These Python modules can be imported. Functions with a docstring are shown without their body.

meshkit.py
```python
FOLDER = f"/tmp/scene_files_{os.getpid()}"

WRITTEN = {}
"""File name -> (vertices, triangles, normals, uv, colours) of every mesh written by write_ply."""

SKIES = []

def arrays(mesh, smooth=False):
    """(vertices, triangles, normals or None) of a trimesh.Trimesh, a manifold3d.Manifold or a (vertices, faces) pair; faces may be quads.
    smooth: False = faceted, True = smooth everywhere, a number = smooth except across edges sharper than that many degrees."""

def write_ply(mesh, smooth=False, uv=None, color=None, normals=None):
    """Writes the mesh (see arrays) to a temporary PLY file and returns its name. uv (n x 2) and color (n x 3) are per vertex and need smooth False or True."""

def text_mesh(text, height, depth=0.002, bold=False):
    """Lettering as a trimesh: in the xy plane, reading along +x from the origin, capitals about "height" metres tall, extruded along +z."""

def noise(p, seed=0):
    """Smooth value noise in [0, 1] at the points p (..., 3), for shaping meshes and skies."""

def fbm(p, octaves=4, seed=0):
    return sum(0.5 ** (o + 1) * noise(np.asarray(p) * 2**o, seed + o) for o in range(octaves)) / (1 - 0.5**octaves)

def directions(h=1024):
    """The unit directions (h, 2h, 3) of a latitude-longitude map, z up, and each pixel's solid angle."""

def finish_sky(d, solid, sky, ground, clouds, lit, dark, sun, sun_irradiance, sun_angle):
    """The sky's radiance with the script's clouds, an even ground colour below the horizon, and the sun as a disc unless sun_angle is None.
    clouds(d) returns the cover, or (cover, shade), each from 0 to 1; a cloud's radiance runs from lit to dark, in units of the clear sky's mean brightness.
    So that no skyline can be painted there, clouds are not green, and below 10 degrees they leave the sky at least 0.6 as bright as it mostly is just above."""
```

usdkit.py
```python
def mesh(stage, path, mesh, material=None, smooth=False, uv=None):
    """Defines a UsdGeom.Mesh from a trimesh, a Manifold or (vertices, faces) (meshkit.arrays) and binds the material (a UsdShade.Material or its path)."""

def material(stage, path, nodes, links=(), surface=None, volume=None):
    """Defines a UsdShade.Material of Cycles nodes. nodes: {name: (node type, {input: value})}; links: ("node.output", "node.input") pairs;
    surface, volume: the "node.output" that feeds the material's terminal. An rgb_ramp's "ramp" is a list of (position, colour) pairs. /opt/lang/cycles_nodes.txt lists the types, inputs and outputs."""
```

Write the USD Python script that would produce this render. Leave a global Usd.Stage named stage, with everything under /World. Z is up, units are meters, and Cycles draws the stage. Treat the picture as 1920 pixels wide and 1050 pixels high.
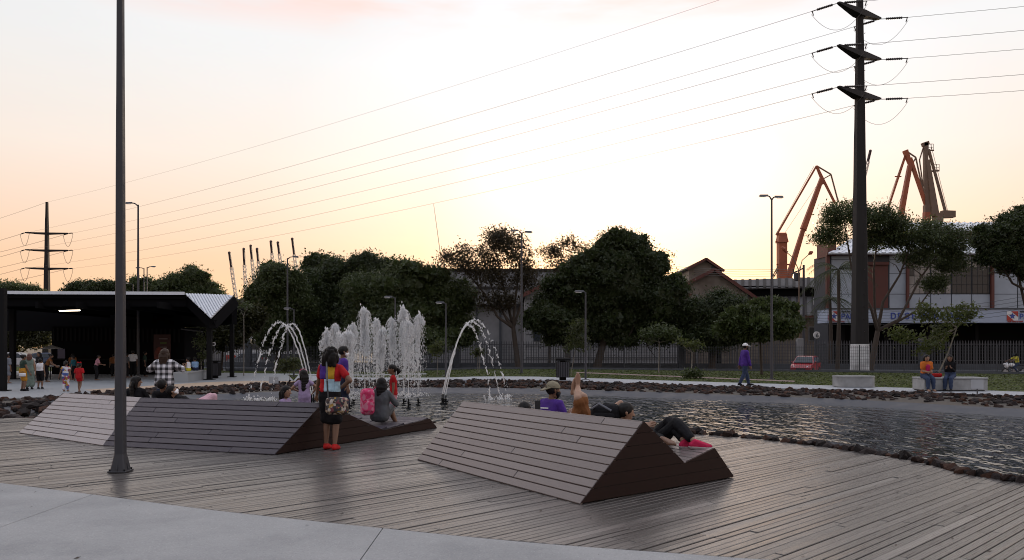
import math, random
import numpy as np, trimesh, shapely, manifold3d as m3
from shapely.geometry import Polygon, LineString, Point, box as sbox
from shapely import affinity
import usdkit, meshkit
from pxr import Usd, UsdGeom, UsdLux, UsdShade, Gf

stage = Usd.Stage.CreateInMemory()
UsdGeom.SetStageUpAxis(stage, 'Z')
UsdGeom.SetStageMetersPerUnit(stage, 1.0)
UsdGeom.Xform.Define(stage, '/World')

# ------------------------------------------------------------------ camera, sky, sun, exposure
EYE, FPX = 1.63, 1500.0                      # eye height; focal length in pixels of a 1920 px wide picture
cam = UsdGeom.Camera.Define(stage, '/World/camera')
cam.CreateHorizontalApertureAttr(36.0)
cam.CreateVerticalApertureAttr(36 * 1050 / 1920)
cam.CreateFocalLengthAttr(36 * FPX / 1920)
cam.CreateVerticalApertureOffsetAttr(36 * 125 / 1920)
cam.CreateClippingRangeAttr(Gf.Vec2f(0.1, 3000))
cam.AddTranslateOp().Set((0, 0, EYE))
cam.AddRotateXOp().Set(90)
cam.CreateExposureAttr(1.1)
SUN_EL, SUN_AZ = math.radians(4.6), 0.135
usdkit.material(stage, '/World/Looks/sky', {
    "s": ("sky_texture", {"sky_type": "single_scattering", "sun_disc": False, "sun_elevation": SUN_EL, "sun_rotation": SUN_AZ,
                          "air_density": 1.0, "aerosol_density": 1.6, "ozone_density": 1.0}),
    "tc": ("texture_coordinate", {}), "xyz": ("separate_xyz", {}),
    "map": ("mapping", {"scale": (1.1, 1.1, 6.0), "location": (.37, .2, .0)}),
    "n": ("noise_texture", {"scale": 2.4, "detail": 7, "roughness": .55}),
    "cov": ("rgb_ramp", {"ramp": [(.3, (.86,) * 3), (.52, (.90,) * 3), (.72, (.95,) * 3)]}),
    "hue": ("rgb_ramp", {"ramp": [(0, (.98, .56, .32)), (.1, (1, .65, .44)), (.22, (.99, .86, .77)), (.33, (.94, .93, .93)), (.42, (.90, .92, .95)), (.6, (.90, .91, .95)), (1, (.80, .85, .96))]}),
    "pn": ("rgb_ramp", {"ramp": [(.42, (0, 0, 0)), (.56, (1, 1, 1))]}), "pz": ("rgb_ramp", {"ramp": [(.35, (0, 0, 0)), (.39, (.55, .55, .55)), (.6, (.45, .45, .45)), (.8, (0, 0, 0))]}), "pm": ("mix_color", {"blend_type": "multiply", "fac": 1.0}),
    "pink": ("mix_color", {"b": (1.12, .66, .54)}),
    "sc": ("vector_math", {"math_type": "scale", "scale": 5.05}), "dt": ("vector_math", {"math_type": "dot_product", "vector2": (math.sin(SUN_AZ) * math.cos(SUN_EL), math.cos(SUN_AZ) * math.cos(SUN_EL), math.sin(SUN_EL))}),
    "fw": ("rgb_ramp", {"ramp": [(0, (.46, .49, .54)), (.3, (.56, .59, .64)), (.54, (.96, .97, 1.0)), (.85, (.94, .93, .92)), (.95, (.96, .96, .96)), (.985, (1.06, 1.07, 1.12)), (1, (1.5, 1.52, 1.62))]}), "hf": ("math", {"math_type": "multiply_add", "value2": .5, "value3": .5}), "fm": ("mix_color", {"blend_type": "multiply", "fac": 1.0}),
    "mx": ("mix_color", {}), "b": ("background_shader", {"strength": 0.1})},
    [("tc.generated", "xyz.vector"), ("tc.generated", "map.vector"), ("map.vector", "n.vector"), ("n.fac", "cov.fac"), ("xyz.z", "hue.fac"),
     ("n.fac", "pn.fac"), ("xyz.z", "pz.fac"), ("pn.color", "pm.a"), ("pz.color", "pm.b"), ("pm.result", "pink.fac"), ("hue.color", "pink.a"), ("pink.result", "fm.a"), ("tc.generated", "dt.vector1"), ("dt.value", "hf.value1"), ("hf.value", "fw.fac"), ("fw.color", "fm.b"), ("fm.result", "sc.vector1"),
     ("cov.color", "mx.fac"), ("s.color", "mx.a"), ("sc.vector", "mx.b"), ("mx.result", "b.color")], surface="b.background")
dome = UsdLux.DomeLight.Define(stage, '/World/sky')
UsdShade.MaterialBindingAPI.Apply(dome.GetPrim()).Bind(UsdShade.Material.Get(stage, '/World/Looks/sky'))
dome.GetPrim().SetCustomDataByKey('kind', 'structure')
sun = UsdLux.DistantLight.Define(stage, '/World/sun')
sun.CreateIntensityAttr(0.6); sun.CreateNormalizeAttr(True); sun.CreateAngleAttr(0.5); sun.CreateColorAttr(Gf.Vec3f(1, .78, .55))
sun.AddRotateZOp().Set(-math.degrees(SUN_AZ)); sun.AddRotateXOp().Set(-(90 - math.degrees(SUN_EL)))

# ------------------------------------------------------------------ helpers
def G(px, py, z=0.0):
    """the ground point seen at a pixel of the 1920 px picture"""
    Y = (EYE - z) * FPX / (py - 650)
    return np.array([(px - 960) / FPX * Y, Y, z])
def Q(px, py, Y):
    return np.array([(px - 960) / FPX * Y, Y, EYE + (650 - py) / FPX * Y])
used = {}
def numbered(parent, name):
    k = (parent, name); n = used.get(k, 0); used[k] = n + 1
    return name if n == 0 else f'{name}_{n:03d}'
class Thing:
    def __init__(s, path, loc): s.path, s.loc = path, np.array(loc, float)
def setdata(prim, label=None, cat=None, group=None, kind=None):
    for k, v in (('label', label), ('category', cat), ('group', group), ('kind', kind)):
        if v: prim.SetCustomDataByKey(k, v)
def thing(name, label, cat, loc=(0, 0, 0), rotz=0, group=None, kind=None, scale=None):
    path = '/World/' + numbered('/World', name)
    x = UsdGeom.Xform.Define(stage, path)
    x.AddTranslateOp().Set(tuple(map(float, loc)))
    if rotz: x.AddRotateZOp().Set(float(rotz))
    if scale is not None: x.AddScaleOp().Set(tuple(map(float, np.broadcast_to(scale, 3))))
    setdata(x.GetPrim(), label, cat, group, kind)
    return Thing(path, loc)
def setting(name):
    path = '/World/' + numbered('/World', name)
    x = UsdGeom.Xform.Define(stage, path); setdata(x.GetPrim(), kind='structure')
    return Thing(path, (0, 0, 0))
def arr(mesh):
    if isinstance(mesh, MB): mesh = mesh.get()
    if hasattr(mesh, 'to_mesh'):
        m = mesh.to_mesh(); return np.array(m.vert_properties[:, :3], float), np.array(m.tri_verts)
    if isinstance(mesh, tuple): return np.asarray(mesh[0], float), np.asarray(mesh[1])
    return np.array(mesh.vertices), np.array(mesh.faces)
def part(parent, name, mesh, mat, smooth=False, world=False, label=None, kind=None):
    """a Mesh prim below a thing or a part; world: the mesh is in world coordinates"""
    v, f = arr(mesh)
    if world: v = v - parent.loc
    path = parent.path + '/' + numbered(parent.path, name)
    p = usdkit.mesh(stage, path, (v, f), mat, smooth=smooth)
    setdata(p.GetPrim(), label, None, None, kind)
    return Thing(path, parent.loc)
def solo(name, mesh, mat, label=None, cat=None, group=None, kind=None, smooth=False):
    v, f = arr(mesh)
    path = '/World/' + numbered('/World', name)
    p = usdkit.mesh(stage, path, (v, f), mat, smooth=smooth)
    setdata(p.GetPrim(), label, cat, group, kind)
    return Thing(path, (0, 0, 0))
def copy(first, name, loc, rotz=0, scale=1.0, label=None, cat=None, group=None, tilt=0):
    path = '/World/' + numbered('/World', name)
    x = UsdGeom.Xform.Define(stage, path)
    x.AddTranslateOp().Set(tuple(map(float, loc))); x.AddRotateZOp().Set(float(rotz))
    if tilt: x.AddRotateXOp().Set(float(tilt))
    x.AddScaleOp().Set(tuple(map(float, np.broadcast_to(scale, 3))))
    x.GetPrim().GetReferences().AddInternalReference(first); x.GetPrim().SetInstanceable(True)
    setdata(x.GetPrim(), label, cat, group)
    return Thing(path, loc)

def unit(v): v = np.asarray(v, float); return v / (np.linalg.norm(v) + 1e-12)
class MB:
    """collects shapes that become one mesh"""
    def __init__(s): s.v, s.f, s.n = [], [], 0
    def add(s, v, f=None):
        if f is None: v, f = arr(v)
        s.v.append(np.asarray(v, float)); s.f.append(np.asarray(f, int) + s.n); s.n += len(v); return s
    def get(s): return (np.vstack(s.v), np.vstack(s.f))
    def tube(s, p0, p1, r0, r1=None, n=8): return s.path([p0, p1], [r0, r0 if r1 is None else r1], n)
    def path(s, pts, r, n=8):
        pts = np.asarray(pts, float); r = np.broadcast_to(r, len(pts)); V = []
        a = np.arange(n) * 2 * np.pi / n
        u = None
        for i, p in enumerate(pts):
            d = unit(pts[min(i + 1, len(pts) - 1)] - pts[max(i - 1, 0)])
            if u is None: u = unit(np.cross(d, [0, 0, 1] if abs(d[2]) < .9 else [1, 0, 0]))
            else: u = unit(u - d * np.dot(u, d))
            w = np.cross(d, u)
            V.append(p + r[i] * (np.cos(a)[:, None] * u + np.sin(a)[:, None] * w))
        V = np.vstack(V); F = []
        for i in range(len(pts) - 1):
            for k in range(n):
                a0, a1 = i * n + k, i * n + (k + 1) % n
                F += [(a0, a1, a1 + n), (a0, a1 + n, a0 + n)]
        c0, c1 = len(V), len(V) + 1
        V = np.vstack([V, pts[:1], pts[-1:]]); m = (len(pts) - 1) * n
        for k in range(n): F += [(c0, (k + 1) % n, k), (c1, m + k, m + (k + 1) % n)]
        return s.add(V, F)
    def box(s, c, size, rotz=0, bev=0):
        c = np.asarray(c, float); hx, hy, hz = np.asarray(size, float) / 2
        if bev:
            pts = []
            for sx in (-1, 1):
                for sy in (-1, 1):
                    for sz in (-1, 1):
                        for k in range(3):
                            q = [sx * (hx - bev), sy * (hy - bev), sz * (hz - bev)]; q[k] += (sx, sy, sz)[k] * bev; pts.append(q)
            v, f = arr(m3.Manifold.hull_points(np.array(pts)))
        else:
            v = np.array([(x, y, z) for x in (-hx, hx) for y in (-hy, hy) for z in (-hz, hz)])
            f = np.array([(0, 1, 3), (0, 3, 2), (4, 6, 7), (4, 7, 5), (0, 4, 5), (0, 5, 1), (2, 3, 7), (2, 7, 6), (0, 2, 6), (0, 6, 4), (1, 5, 7), (1, 7, 3)])
        if rotz:
            t = math.radians(rotz); R = np.array([[math.cos(t), -math.sin(t), 0], [math.sin(t), math.cos(t), 0], [0, 0, 1]]); v = v @ R.T
        return s.add(v + c, f)
    def beam(s, p0, p1, w, h, up=(0, 0, 1), w1=None, h1=None):
        p0, p1 = np.asarray(p0, float), np.asarray(p1, float); d = unit(p1 - p0)
        a = np.cross(d, up); a = unit(a) if np.linalg.norm(a) > 1e-6 else np.array([1., 0, 0]); b = np.cross(a, d)
        w1 = w if w1 is None else w1; h1 = h if h1 is None else h1; V = []
        for p, ww, hh in ((p0, w, h), (p1, w1, h1)):
            for x, y in ((-1, -1), (1, -1), (1, 1), (-1, 1)): V.append(p + a * x * ww / 2 + b * y * hh / 2)
        return s.add(V, [(0, 2, 1), (0, 3, 2), (4, 5, 6), (4, 6, 7), (0, 1, 5), (0, 5, 4), (1, 2, 6), (1, 6, 5), (2, 3, 7), (2, 7, 6), (3, 0, 4), (3, 4, 7)])
    def quad(s, a, b, c, d): return s.add([a, b, c, d], [(0, 1, 2), (0, 2, 3)])
    def poly(s, p, z0, z1):
        """a shapely polygon extruded from z0 to z1"""
        for g in getattr(p, 'geoms', [p]):
            if g.geom_type != 'Polygon' or g.area < 1e-7: continue
            m = trimesh.creation.extrude_polygon(g, z1 - z0, engine='earcut'); s.add(np.array(m.vertices) + [0, 0, z0], m.faces)
        return s
    def face(s, p, o, u, w, t):
        """a polygon in the plane (o, u, w) extruded by t along u x w"""
        o, u, w = (np.asarray(x, float) for x in (o, u, w)); n = unit(np.cross(u, w))
        for g in getattr(p, 'geoms', [p]):
            if g.geom_type != 'Polygon' or g.area < 1e-7: continue
            m = trimesh.creation.extrude_polygon(g, abs(t), engine='earcut'); v = np.array(m.vertices)
            if t < 0: v[:, 2] -= abs(t)
            s.add(o + v[:, :1] * u + v[:, 1:2] * w + v[:, 2:] * n, m.faces)
        return s
    def ball(s, c, r, sub=1, scale=(1, 1, 1)):
        m = trimesh.creation.icosphere(subdivisions=sub); return s.add(np.array(m.vertices) * r * np.asarray(scale) + c, m.faces)
    def lathe(s, prof, c=(0, 0, 0), n=16):
        prof = np.asarray(prof, float); a = np.arange(n) * 2 * np.pi / n
        V = np.vstack([np.c_[r * np.cos(a), r * np.sin(a), np.full(n, z)] for r, z in prof]); F = []
        for i in range(len(prof) - 1):
            for k in range(n):
                a0, a1 = i * n + k, i * n + (k + 1) % n; F += [(a0, a1, a1 + n), (a0, a1 + n, a0 + n)]
        return s.add(V + np.asarray(c, float), F)
def chamfer(pts, t, bev):
    """a convex polygon (counter-clockwise) as a board of thickness t whose top edge is chamfered; returns local (u, v, w) vertices and triangles"""
    P = np.asarray(pts, float); n = len(P); I = np.zeros_like(P)
    for i in range(n):
        a, b, c = P[i - 1], P[i], P[(i + 1) % n]
        d0, d1 = unit(b - a), unit(c - b); n0, n1 = np.array([-d0[1], d0[0]]), np.array([-d1[1], d1[0]])
        k = 1 + np.dot(n0, n1); I[i] = b + bev * (n0 + n1) / max(k, .3)
    V = np.vstack([np.c_[P, np.full(n, -t)], np.c_[P, np.full(n, -bev)], np.c_[I, np.zeros(n)]]); F = []
    for L in (0, 1):
        for i in range(n):
            a0, a1 = L * n + i, L * n + (i + 1) % n; F += [(a0, a1, a1 + n), (a0, a1 + n, a0 + n)]
    F += [(2 * n, 2 * n + i, 2 * n + i + 1) for i in range(1, n - 1)]
    return V, np.array(F)
def ring(poly, tol=.004):
    """the convex counter-clockwise ring of a clipped board, cleaned of near-duplicate corners"""
    p = poly.convex_hull.simplify(tol); c = np.array(p.exterior.coords)[:-1]
    if Polygon(c).exterior.is_ccw is False: c = c[::-1]
    return c

# ------------------------------------------------------------------ materials
def mat(name, col, rough=.6, metal=0, var=0, scale=8, bump=0, bscale=60, spec=.5, stretch=None, rotz=0, dark=None, objvar=0, coat=0):
    """a principled surface; var: strength of the noise that varies its colour, bump: fine relief"""
    col = np.array(col, float); N = {"p": ("principled_bsdf", {"base_color": tuple(col), "roughness": rough, "metallic": metal, "specular_ior_level": spec, "coat_weight": coat})}; L = []
    src = "g.position"
    if var or bump: N["g"] = ("geometry", {})
    if stretch is not None:
        N["m0"] = ("mapping", {"rotation": (0, 0, rotz)}); N["m1"] = ("mapping", {"scale": stretch})
        L += [("g.position", "m0.vector"), ("m0.vector", "m1.vector")]; src = "m1.vector"
    if var:
        lo = col * (1 - var) if dark is None else np.array(dark, float)
        N["n"] = ("noise_texture", {"scale": scale, "detail": 6, "roughness": .62})
        N["r"] = ("rgb_ramp", {"ramp": [(.28, tuple(lo)), (.72, tuple(np.minimum(col * (1 + var * .7), .95)))]})
        L += [(src, "n.vector"), ("n.fac", "r.fac"), ("r.color", "p.base_color")]
        N["rr"] = ("map_range", {"from_min": .3, "from_max": .7, "to_min": max(rough - .12, .05), "to_max": min(rough + .1, 1)}); L += [("n.fac", "rr.value"), ("rr.result", "p.roughness")]
    if bump:
        N["bn"] = ("noise_texture", {"scale": bscale, "detail": 4}); N["b"] = ("bump", {"strength": 1.0, "distance": bump})
        L += [(src, "bn.vector"), ("bn.fac", "b.height"), ("b.normal", "p.normal")]
    return usdkit.material(stage, '/World/Looks/' + name, N, L, surface="p.BSDF")
def leafmat(name, col, trans=.35):
    col = np.array(col, float)
    return usdkit.material(stage, '/World/Looks/' + name, {
        "g": ("geometry", {}), "n0": ("noise_texture", {"scale": 1.1, "detail": 5, "roughness": .7}), "ad": ("math", {"math_type": "multiply_add", "value2": .35}), "n": ("math", {"math_type": "subtract", "value2": .175}),
        "r": ("rgb_ramp", {"ramp": [(.3, tuple(col * .55)), (.55, tuple(col)), (.75, tuple(col * 1.6))]}),
        "p": ("principled_bsdf", {"roughness": .45, "specular_ior_level": .5}), "t": ("translucent_bsdf", {}), "m": ("mix_closure", {"fac": trans})},
        [("g.position", "n0.vector"), ("g.random_per_island", "ad.value1"), ("n0.fac", "ad.value3"), ("ad.value", "n.value1"), ("n.value", "r.fac"), ("r.color", "p.base_color"), ("r.color", "t.color"), ("p.BSDF", "m.closure1"), ("t.BSDF", "m.closure2")], surface="m.closure")
M = {}
def plain(name, col, rough=.7, **k):
    if name not in M: M[name] = mat(name, col, rough, **k)
    return M[name]
DECK_ANG = math.radians(44.0)                # planks run 44 degrees off the x axis
for i, c in enumerate([(.055, .050, .048), (.062, .056, .054), (.046, .042, .040), (.072, .066, .063), (.052, .048, .046)]):
    M[f'deck_wood_{"abcde"[i]}'] = mat(f'deck_wood_{"abcde"[i]}', c, .29, var=.45, scale=3, stretch=(1.2, 24, 24), rotz=-DECK_ANG, bump=.0016, bscale=5, spec=.44)
M['deck_base'] = mat('deck_base', (.012, .011, .010), .9)
for k, c in (('bench_wood_light', (.195, .176, .182)), ('bench_wood_mid', (.114, .095, .093)), ('bench_wood_soft', (.128, .108, .106)), ('bench_wood_dark', (.034, .030, .040)), ('bench_wood_plum', (.042, .037, .047))):  # darkest two: shade of the turned section in colour; palest: weathering plus sky sheen
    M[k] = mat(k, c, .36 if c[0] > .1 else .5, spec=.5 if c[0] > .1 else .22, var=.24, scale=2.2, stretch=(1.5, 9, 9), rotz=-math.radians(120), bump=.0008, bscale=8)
M['bench_end'] = mat('bench_end', (.016, .0070, .0055), .6, spec=.15, var=.35, scale=5, bump=.001, bscale=30)
M['bench_core'] = mat('bench_core', (.010, .008, .008), .9)
usdkit.material(stage, '/World/Looks/concrete', {"g": ("geometry", {}), "n": ("noise_texture", {"scale": .9, "detail": 8, "roughness": .65}), "r": ("rgb_ramp", {"ramp": [(.30, (.265, .275, .285)), (.5, (.335, .345, .355)), (.7, (.385, .394, .402))]}),
    "v": ("voronoi_texture", {"scale": 95}), "vb": ("rgb_to_bw", {}), "vr": ("rgb_ramp", {"ramp": [(0, (.72, .72, .73)), (.35, (.95, .95, .95)), (.8, (1.0, 1.0, 1.0)), (1, (1.45, 1.45, 1.42))]}), "mm": ("mix_color", {"blend_type": "multiply", "fac": .8}),
    "n2": ("noise_texture", {"scale": 240, "detail": 3}), "b": ("bump", {"strength": 1.0, "distance": .002}), "p": ("principled_bsdf", {"roughness": .72, "specular_ior_level": .35})},
    [("g.position", "n.vector"), ("n.fac", "r.fac"), ("g.position", "v.vector"), ("v.color", "vb.color"), ("vb.val", "vr.fac"), ("r.color", "mm.a"), ("vr.color", "mm.b"), ("mm.result", "p.base_color"), ("g.position", "n2.vector"), ("n2.fac", "b.height"), ("b.normal", "p.normal")], surface="p.BSDF")
M['concrete'] = UsdShade.Material.Get(stage, '/World/Looks/concrete')
M['concrete_pale'] = mat('concrete_pale', (.27, .275, .28), .8, var=.35, scale=2.2, bump=.002, bscale=60)
M['plaza_grey'] = mat('plaza_grey', (.27, .29, .31), .6, var=.15, scale=.8)
M['paver_sand'] = mat('paver_sand', (.46, .345, .25), .75, var=.2, scale=2.5)
M['path_white'] = mat('path_white', (.36, .38, .41), .7, var=.1, scale=2)
M['path_pink'] = mat('path_pink', (.26, .18, .17), .8, var=.15, scale=2)
M['asphalt'] = mat('asphalt', (.05, .05, .053), .85, var=.25, scale=1.2)
M['soil'] = mat('soil', (.075, .065, .055), .9, var=.3, scale=.5)
M['lawn'] = mat('lawn', (.060, .078, .017), .9, spec=.1, var=.4, scale=1.3, bump=.008, bscale=40)
M['grass'] = leafmat('grass', (.062, .082, .018), .2)
for i, c in enumerate([(.028, .017, .014), (.015, .012, .012), (.050, .025, .017), (.030, .024, .024)]):
    M[f'rock_{"abcd"[i]}'] = mat(f'rock_{"abcd"[i]}', c, .85, var=.5, scale=14, bump=.012, bscale=45, spec=.15)
M['rim'] = mat('rim', (.045, .051, .064), .6, spec=.2, var=.25, scale=1.5)
M['pole_steel'] = mat('pole_steel', (.036, .037, .044), .5, spec=.35, metal=.0, var=.15, scale=6)
M['lamp_steel'] = mat('lamp_steel', (.055, .055, .064), .5, spec=.3, var=.1)
M['lamp_lens'] = mat('lamp_lens', (.75, .76, .78), .2)
M['black_steel'] = mat('black_steel', (.008, .008, .009), .7, spec=.12)
M['soffit'] = mat('soffit', (.006, .006, .007), .9, spec=.05)
M['roof_white'] = mat('roof_white', (.62, .66, .72), .5, var=.08)
M['pylon_concrete'] = mat('pylon_concrete', (.028, .026, .027), .85, spec=.2, var=.3, scale=1.5, stretch=(3, 3, .3), bump=.004, bscale=20)
M['pylon_white'] = mat('pylon_white', (.72, .73, .75), .8, var=.25, scale=1.2, dark=(.30, .30, .31))
M['insulator'] = mat('insulator', (.02, .016, .016), .4)
M['wire'] = mat('wire', (.06, .055, .055), .5)
M['crane_orange'] = mat('crane_orange', (.30, .075, .030), .6, var=.35, scale=.35)  # rust paint, with the warm horizon glow put into its orange
M['crane_grey'] = mat('crane_grey', (.15, .095, .065), .6, var=.3, scale=.35)
M['boom_white'] = mat('boom_white', (.42, .38, .35), .6)
M['boom_dark'] = mat('boom_dark', (.055, .035, .035), .6)
M['wall_white'] = mat('wall_white', (.26, .26, .27), .85, spec=.2, var=.25, scale=.5)
M['wall_rust'] = mat('wall_rust', (.24, .21, .18), .85, var=.45, scale=.35, dark=(.13, .10, .08), spec=.2)
M['roof_grey'] = mat('roof_grey', (.085, .083, .086), .8, spec=.2, var=.3, scale=.6, stretch=(4, .5, .5))
M['roof_dark'] = mat('roof_dark', (.03, .028, .028), .8, spec=.15, var=.3, scale=.6)
M['trim_red'] = mat('trim_red', (.105, .030, .022), .65, var=.25, scale=.8)
M['panel_blue'] = mat('panel_blue', (.36, .40, .46), .7, var=.15, scale=.7)
M['sign_pale'] = mat('sign_pale', (.36, .42, .54), .6, var=.08, scale=.5)
M['sign_blue'] = mat('sign_blue', (.035, .065, .30), .6)
M['sign_red'] = mat('sign_red', (.40, .04, .025), .6)
M['sign_white'] = mat('sign_white', (.70, .70, .72), .6)
M['sign_black'] = mat('sign_black', (.03, .03, .04), .6)
M['window_glass'] = mat('window_glass', (.03, .034, .04), .06)
M['window_pale'] = mat('window_pale', (.30, .27, .25), .35, var=.4, scale=.7)  # sky reflected in the panes, put into a pale mottled colour
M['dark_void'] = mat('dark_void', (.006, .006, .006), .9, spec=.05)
M['fence_grey'] = mat('fence_grey', (.055, .058, .066), .6, spec=.2)
M['picket_grey'] = mat('picket_grey', (.10, .10, .11), .6, spec=.2)
M['kerb'] = mat('kerb', (.085, .092, .105), .8, spec=.2, var=.2, scale=1.5)
M['bark'] = mat('bark', (.055, .042, .033), .9, var=.4, scale=5, bump=.01, bscale=14)
M['bark_pale'] = mat('bark_pale', (.20, .18, .155), .9, var=.3, scale=6)
M['leaf_dark'] = leafmat('leaf_dark', (.066, .095, .032))
M['leaf_mid'] = leafmat('leaf_mid', (.094, .130, .043))
M['leaf_olive'] = leafmat('leaf_olive', (.066, .070, .026), .45)
M['leaf_warm'] = leafmat('leaf_warm', (.075, .060, .030), .45)
M['leaf_lime'] = leafmat('leaf_lime', (.125, .155, .045), .5)
M['leaf_lit'] = leafmat('leaf_lit', (.085, .105, .035), .5)  # mid green foliage of some saplings and shrubs
# water: dark, glossy, rippled
usdkit.material(stage, '/World/Looks/water', {
    "g": ("geometry", {}), "m": ("mapping", {"scale": (3.0, 1.25, 1.0), "rotation": (0, 0, .10)}), "m2": ("mapping", {"scale": (1.0, 1.15, 1.0), "rotation": (0, 0, -.2)}),
    "d": ("vector_math", {"math_type": "distance", "vector2": (-3.6, 26.5, -.3)}), "amp": ("map_range", {"from_min": 3.0, "from_max": 10.0, "to_min": 2.6, "to_max": 1.0, "clamp": True}),
    "n1": ("noise_texture", {"scale": 1.0, "detail": 2, "roughness": .5}), "n2": ("noise_texture", {"scale": 7.0, "detail": 2}),
    "k1": ("math", {"math_type": "multiply"}), "k2": ("math", {"math_type": "multiply"}),
    "b1": ("bump", {"strength": 1.0, "distance": .060}), "b2": ("bump", {"strength": 1.0, "distance": .006}),
    "p": ("principled_bsdf", {"base_color": (.010, .012, .013), "roughness": .015, "ior": 1.33, "specular_ior_level": .5})},
    [("g.position", "m.vector"), ("g.position", "m2.vector"), ("g.position", "d.vector1"), ("d.value", "amp.value"), ("m.vector", "n1.vector"), ("m2.vector", "n2.vector"), ("n1.fac", "k1.value1"), ("amp.result", "k1.value2"), ("n2.fac", "k2.value1"), ("amp.result", "k2.value2"),
     ("k1.value", "b1.height"), ("k2.value", "b2.height"), ("b1.normal", "b2.normal"), ("b2.normal", "p.normal")], surface="p.BSDF")
M['water'] = UsdShade.Material.Get(stage, '/World/Looks/water')
usdkit.material(stage, '/World/Looks/spray', {"p": ("principled_bsdf", {"base_color": (.93, .94, .95), "roughness": .2}), "t": ("translucent_bsdf", {"color": (.9, .91, .92)}), "m": ("mix_closure", {"fac": .78})},
                [("p.BSDF", "m.closure1"), ("t.BSDF", "m.closure2")], surface="m.closure")
M['spray'] = UsdShade.Material.Get(stage, '/World/Looks/spray')
usdkit.material(stage, '/World/Looks/tube_light', {"e": ("emission", {"color": (1, .82, .62), "strength": 3.0})}, surface="e.emission")
M['tube_light'] = UsdShade.Material.Get(stage, '/World/Looks/tube_light')
# ------------------------------------------------------------------ the ground and the water
rng = np.random.default_rng(7)
def smooth_line(pts, n=8):
    """a Catmull-Rom curve through the points"""
    P = np.array([np.asarray(p, float)[:2] for p in pts]); P = np.vstack([2 * P[0] - P[1], P, 2 * P[-1] - P[-2]]); out = []
    for i in range(1, len(P) - 2):
        a, b, c, d = P[i - 1:i + 3]
        for t in np.arange(n) / n: out.append(.5 * (2 * b + (c - a) * t + (2 * a - 5 * b + 4 * c - d) * t * t + (3 * b - a - 3 * c + d) * t ** 3))
    return np.vstack([out, P[-2:-1]])
LOW, ROAD, WATER = -.25, -.5, -.3
def zland(x, y):
    """the park is level on the right and lies a quarter metre lower on the left"""
    return LOW * np.clip((-2.0 - np.asarray(x, float)) / 8.0, 0, 1)
def slab(poly, name, m, dz=0.0, kind='structure', depth=.5):
    """a sheet that follows zland, closed by a skirt"""
    mb = MB()
    for x0, x1 in ((-400, -10), (-10, -2), (-2, 400)):
        p = poly.intersection(sbox(x0, -50, x1, 500))
        for g in getattr(p, 'geoms', [p]):
            if g.geom_type != 'Polygon' or g.area < 1e-6: continue
            t = trimesh.creation.extrude_polygon(g, 1.0, engine='earcut'); v = np.array(t.vertices)
            z = zland(v[:, 0], v[:, 1]) + dz; v[:, 2] = np.where(v[:, 2] > .5, z, z - depth); mb.add(v, t.faces)
    return solo(name, mb, M[m], kind=kind)

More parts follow.
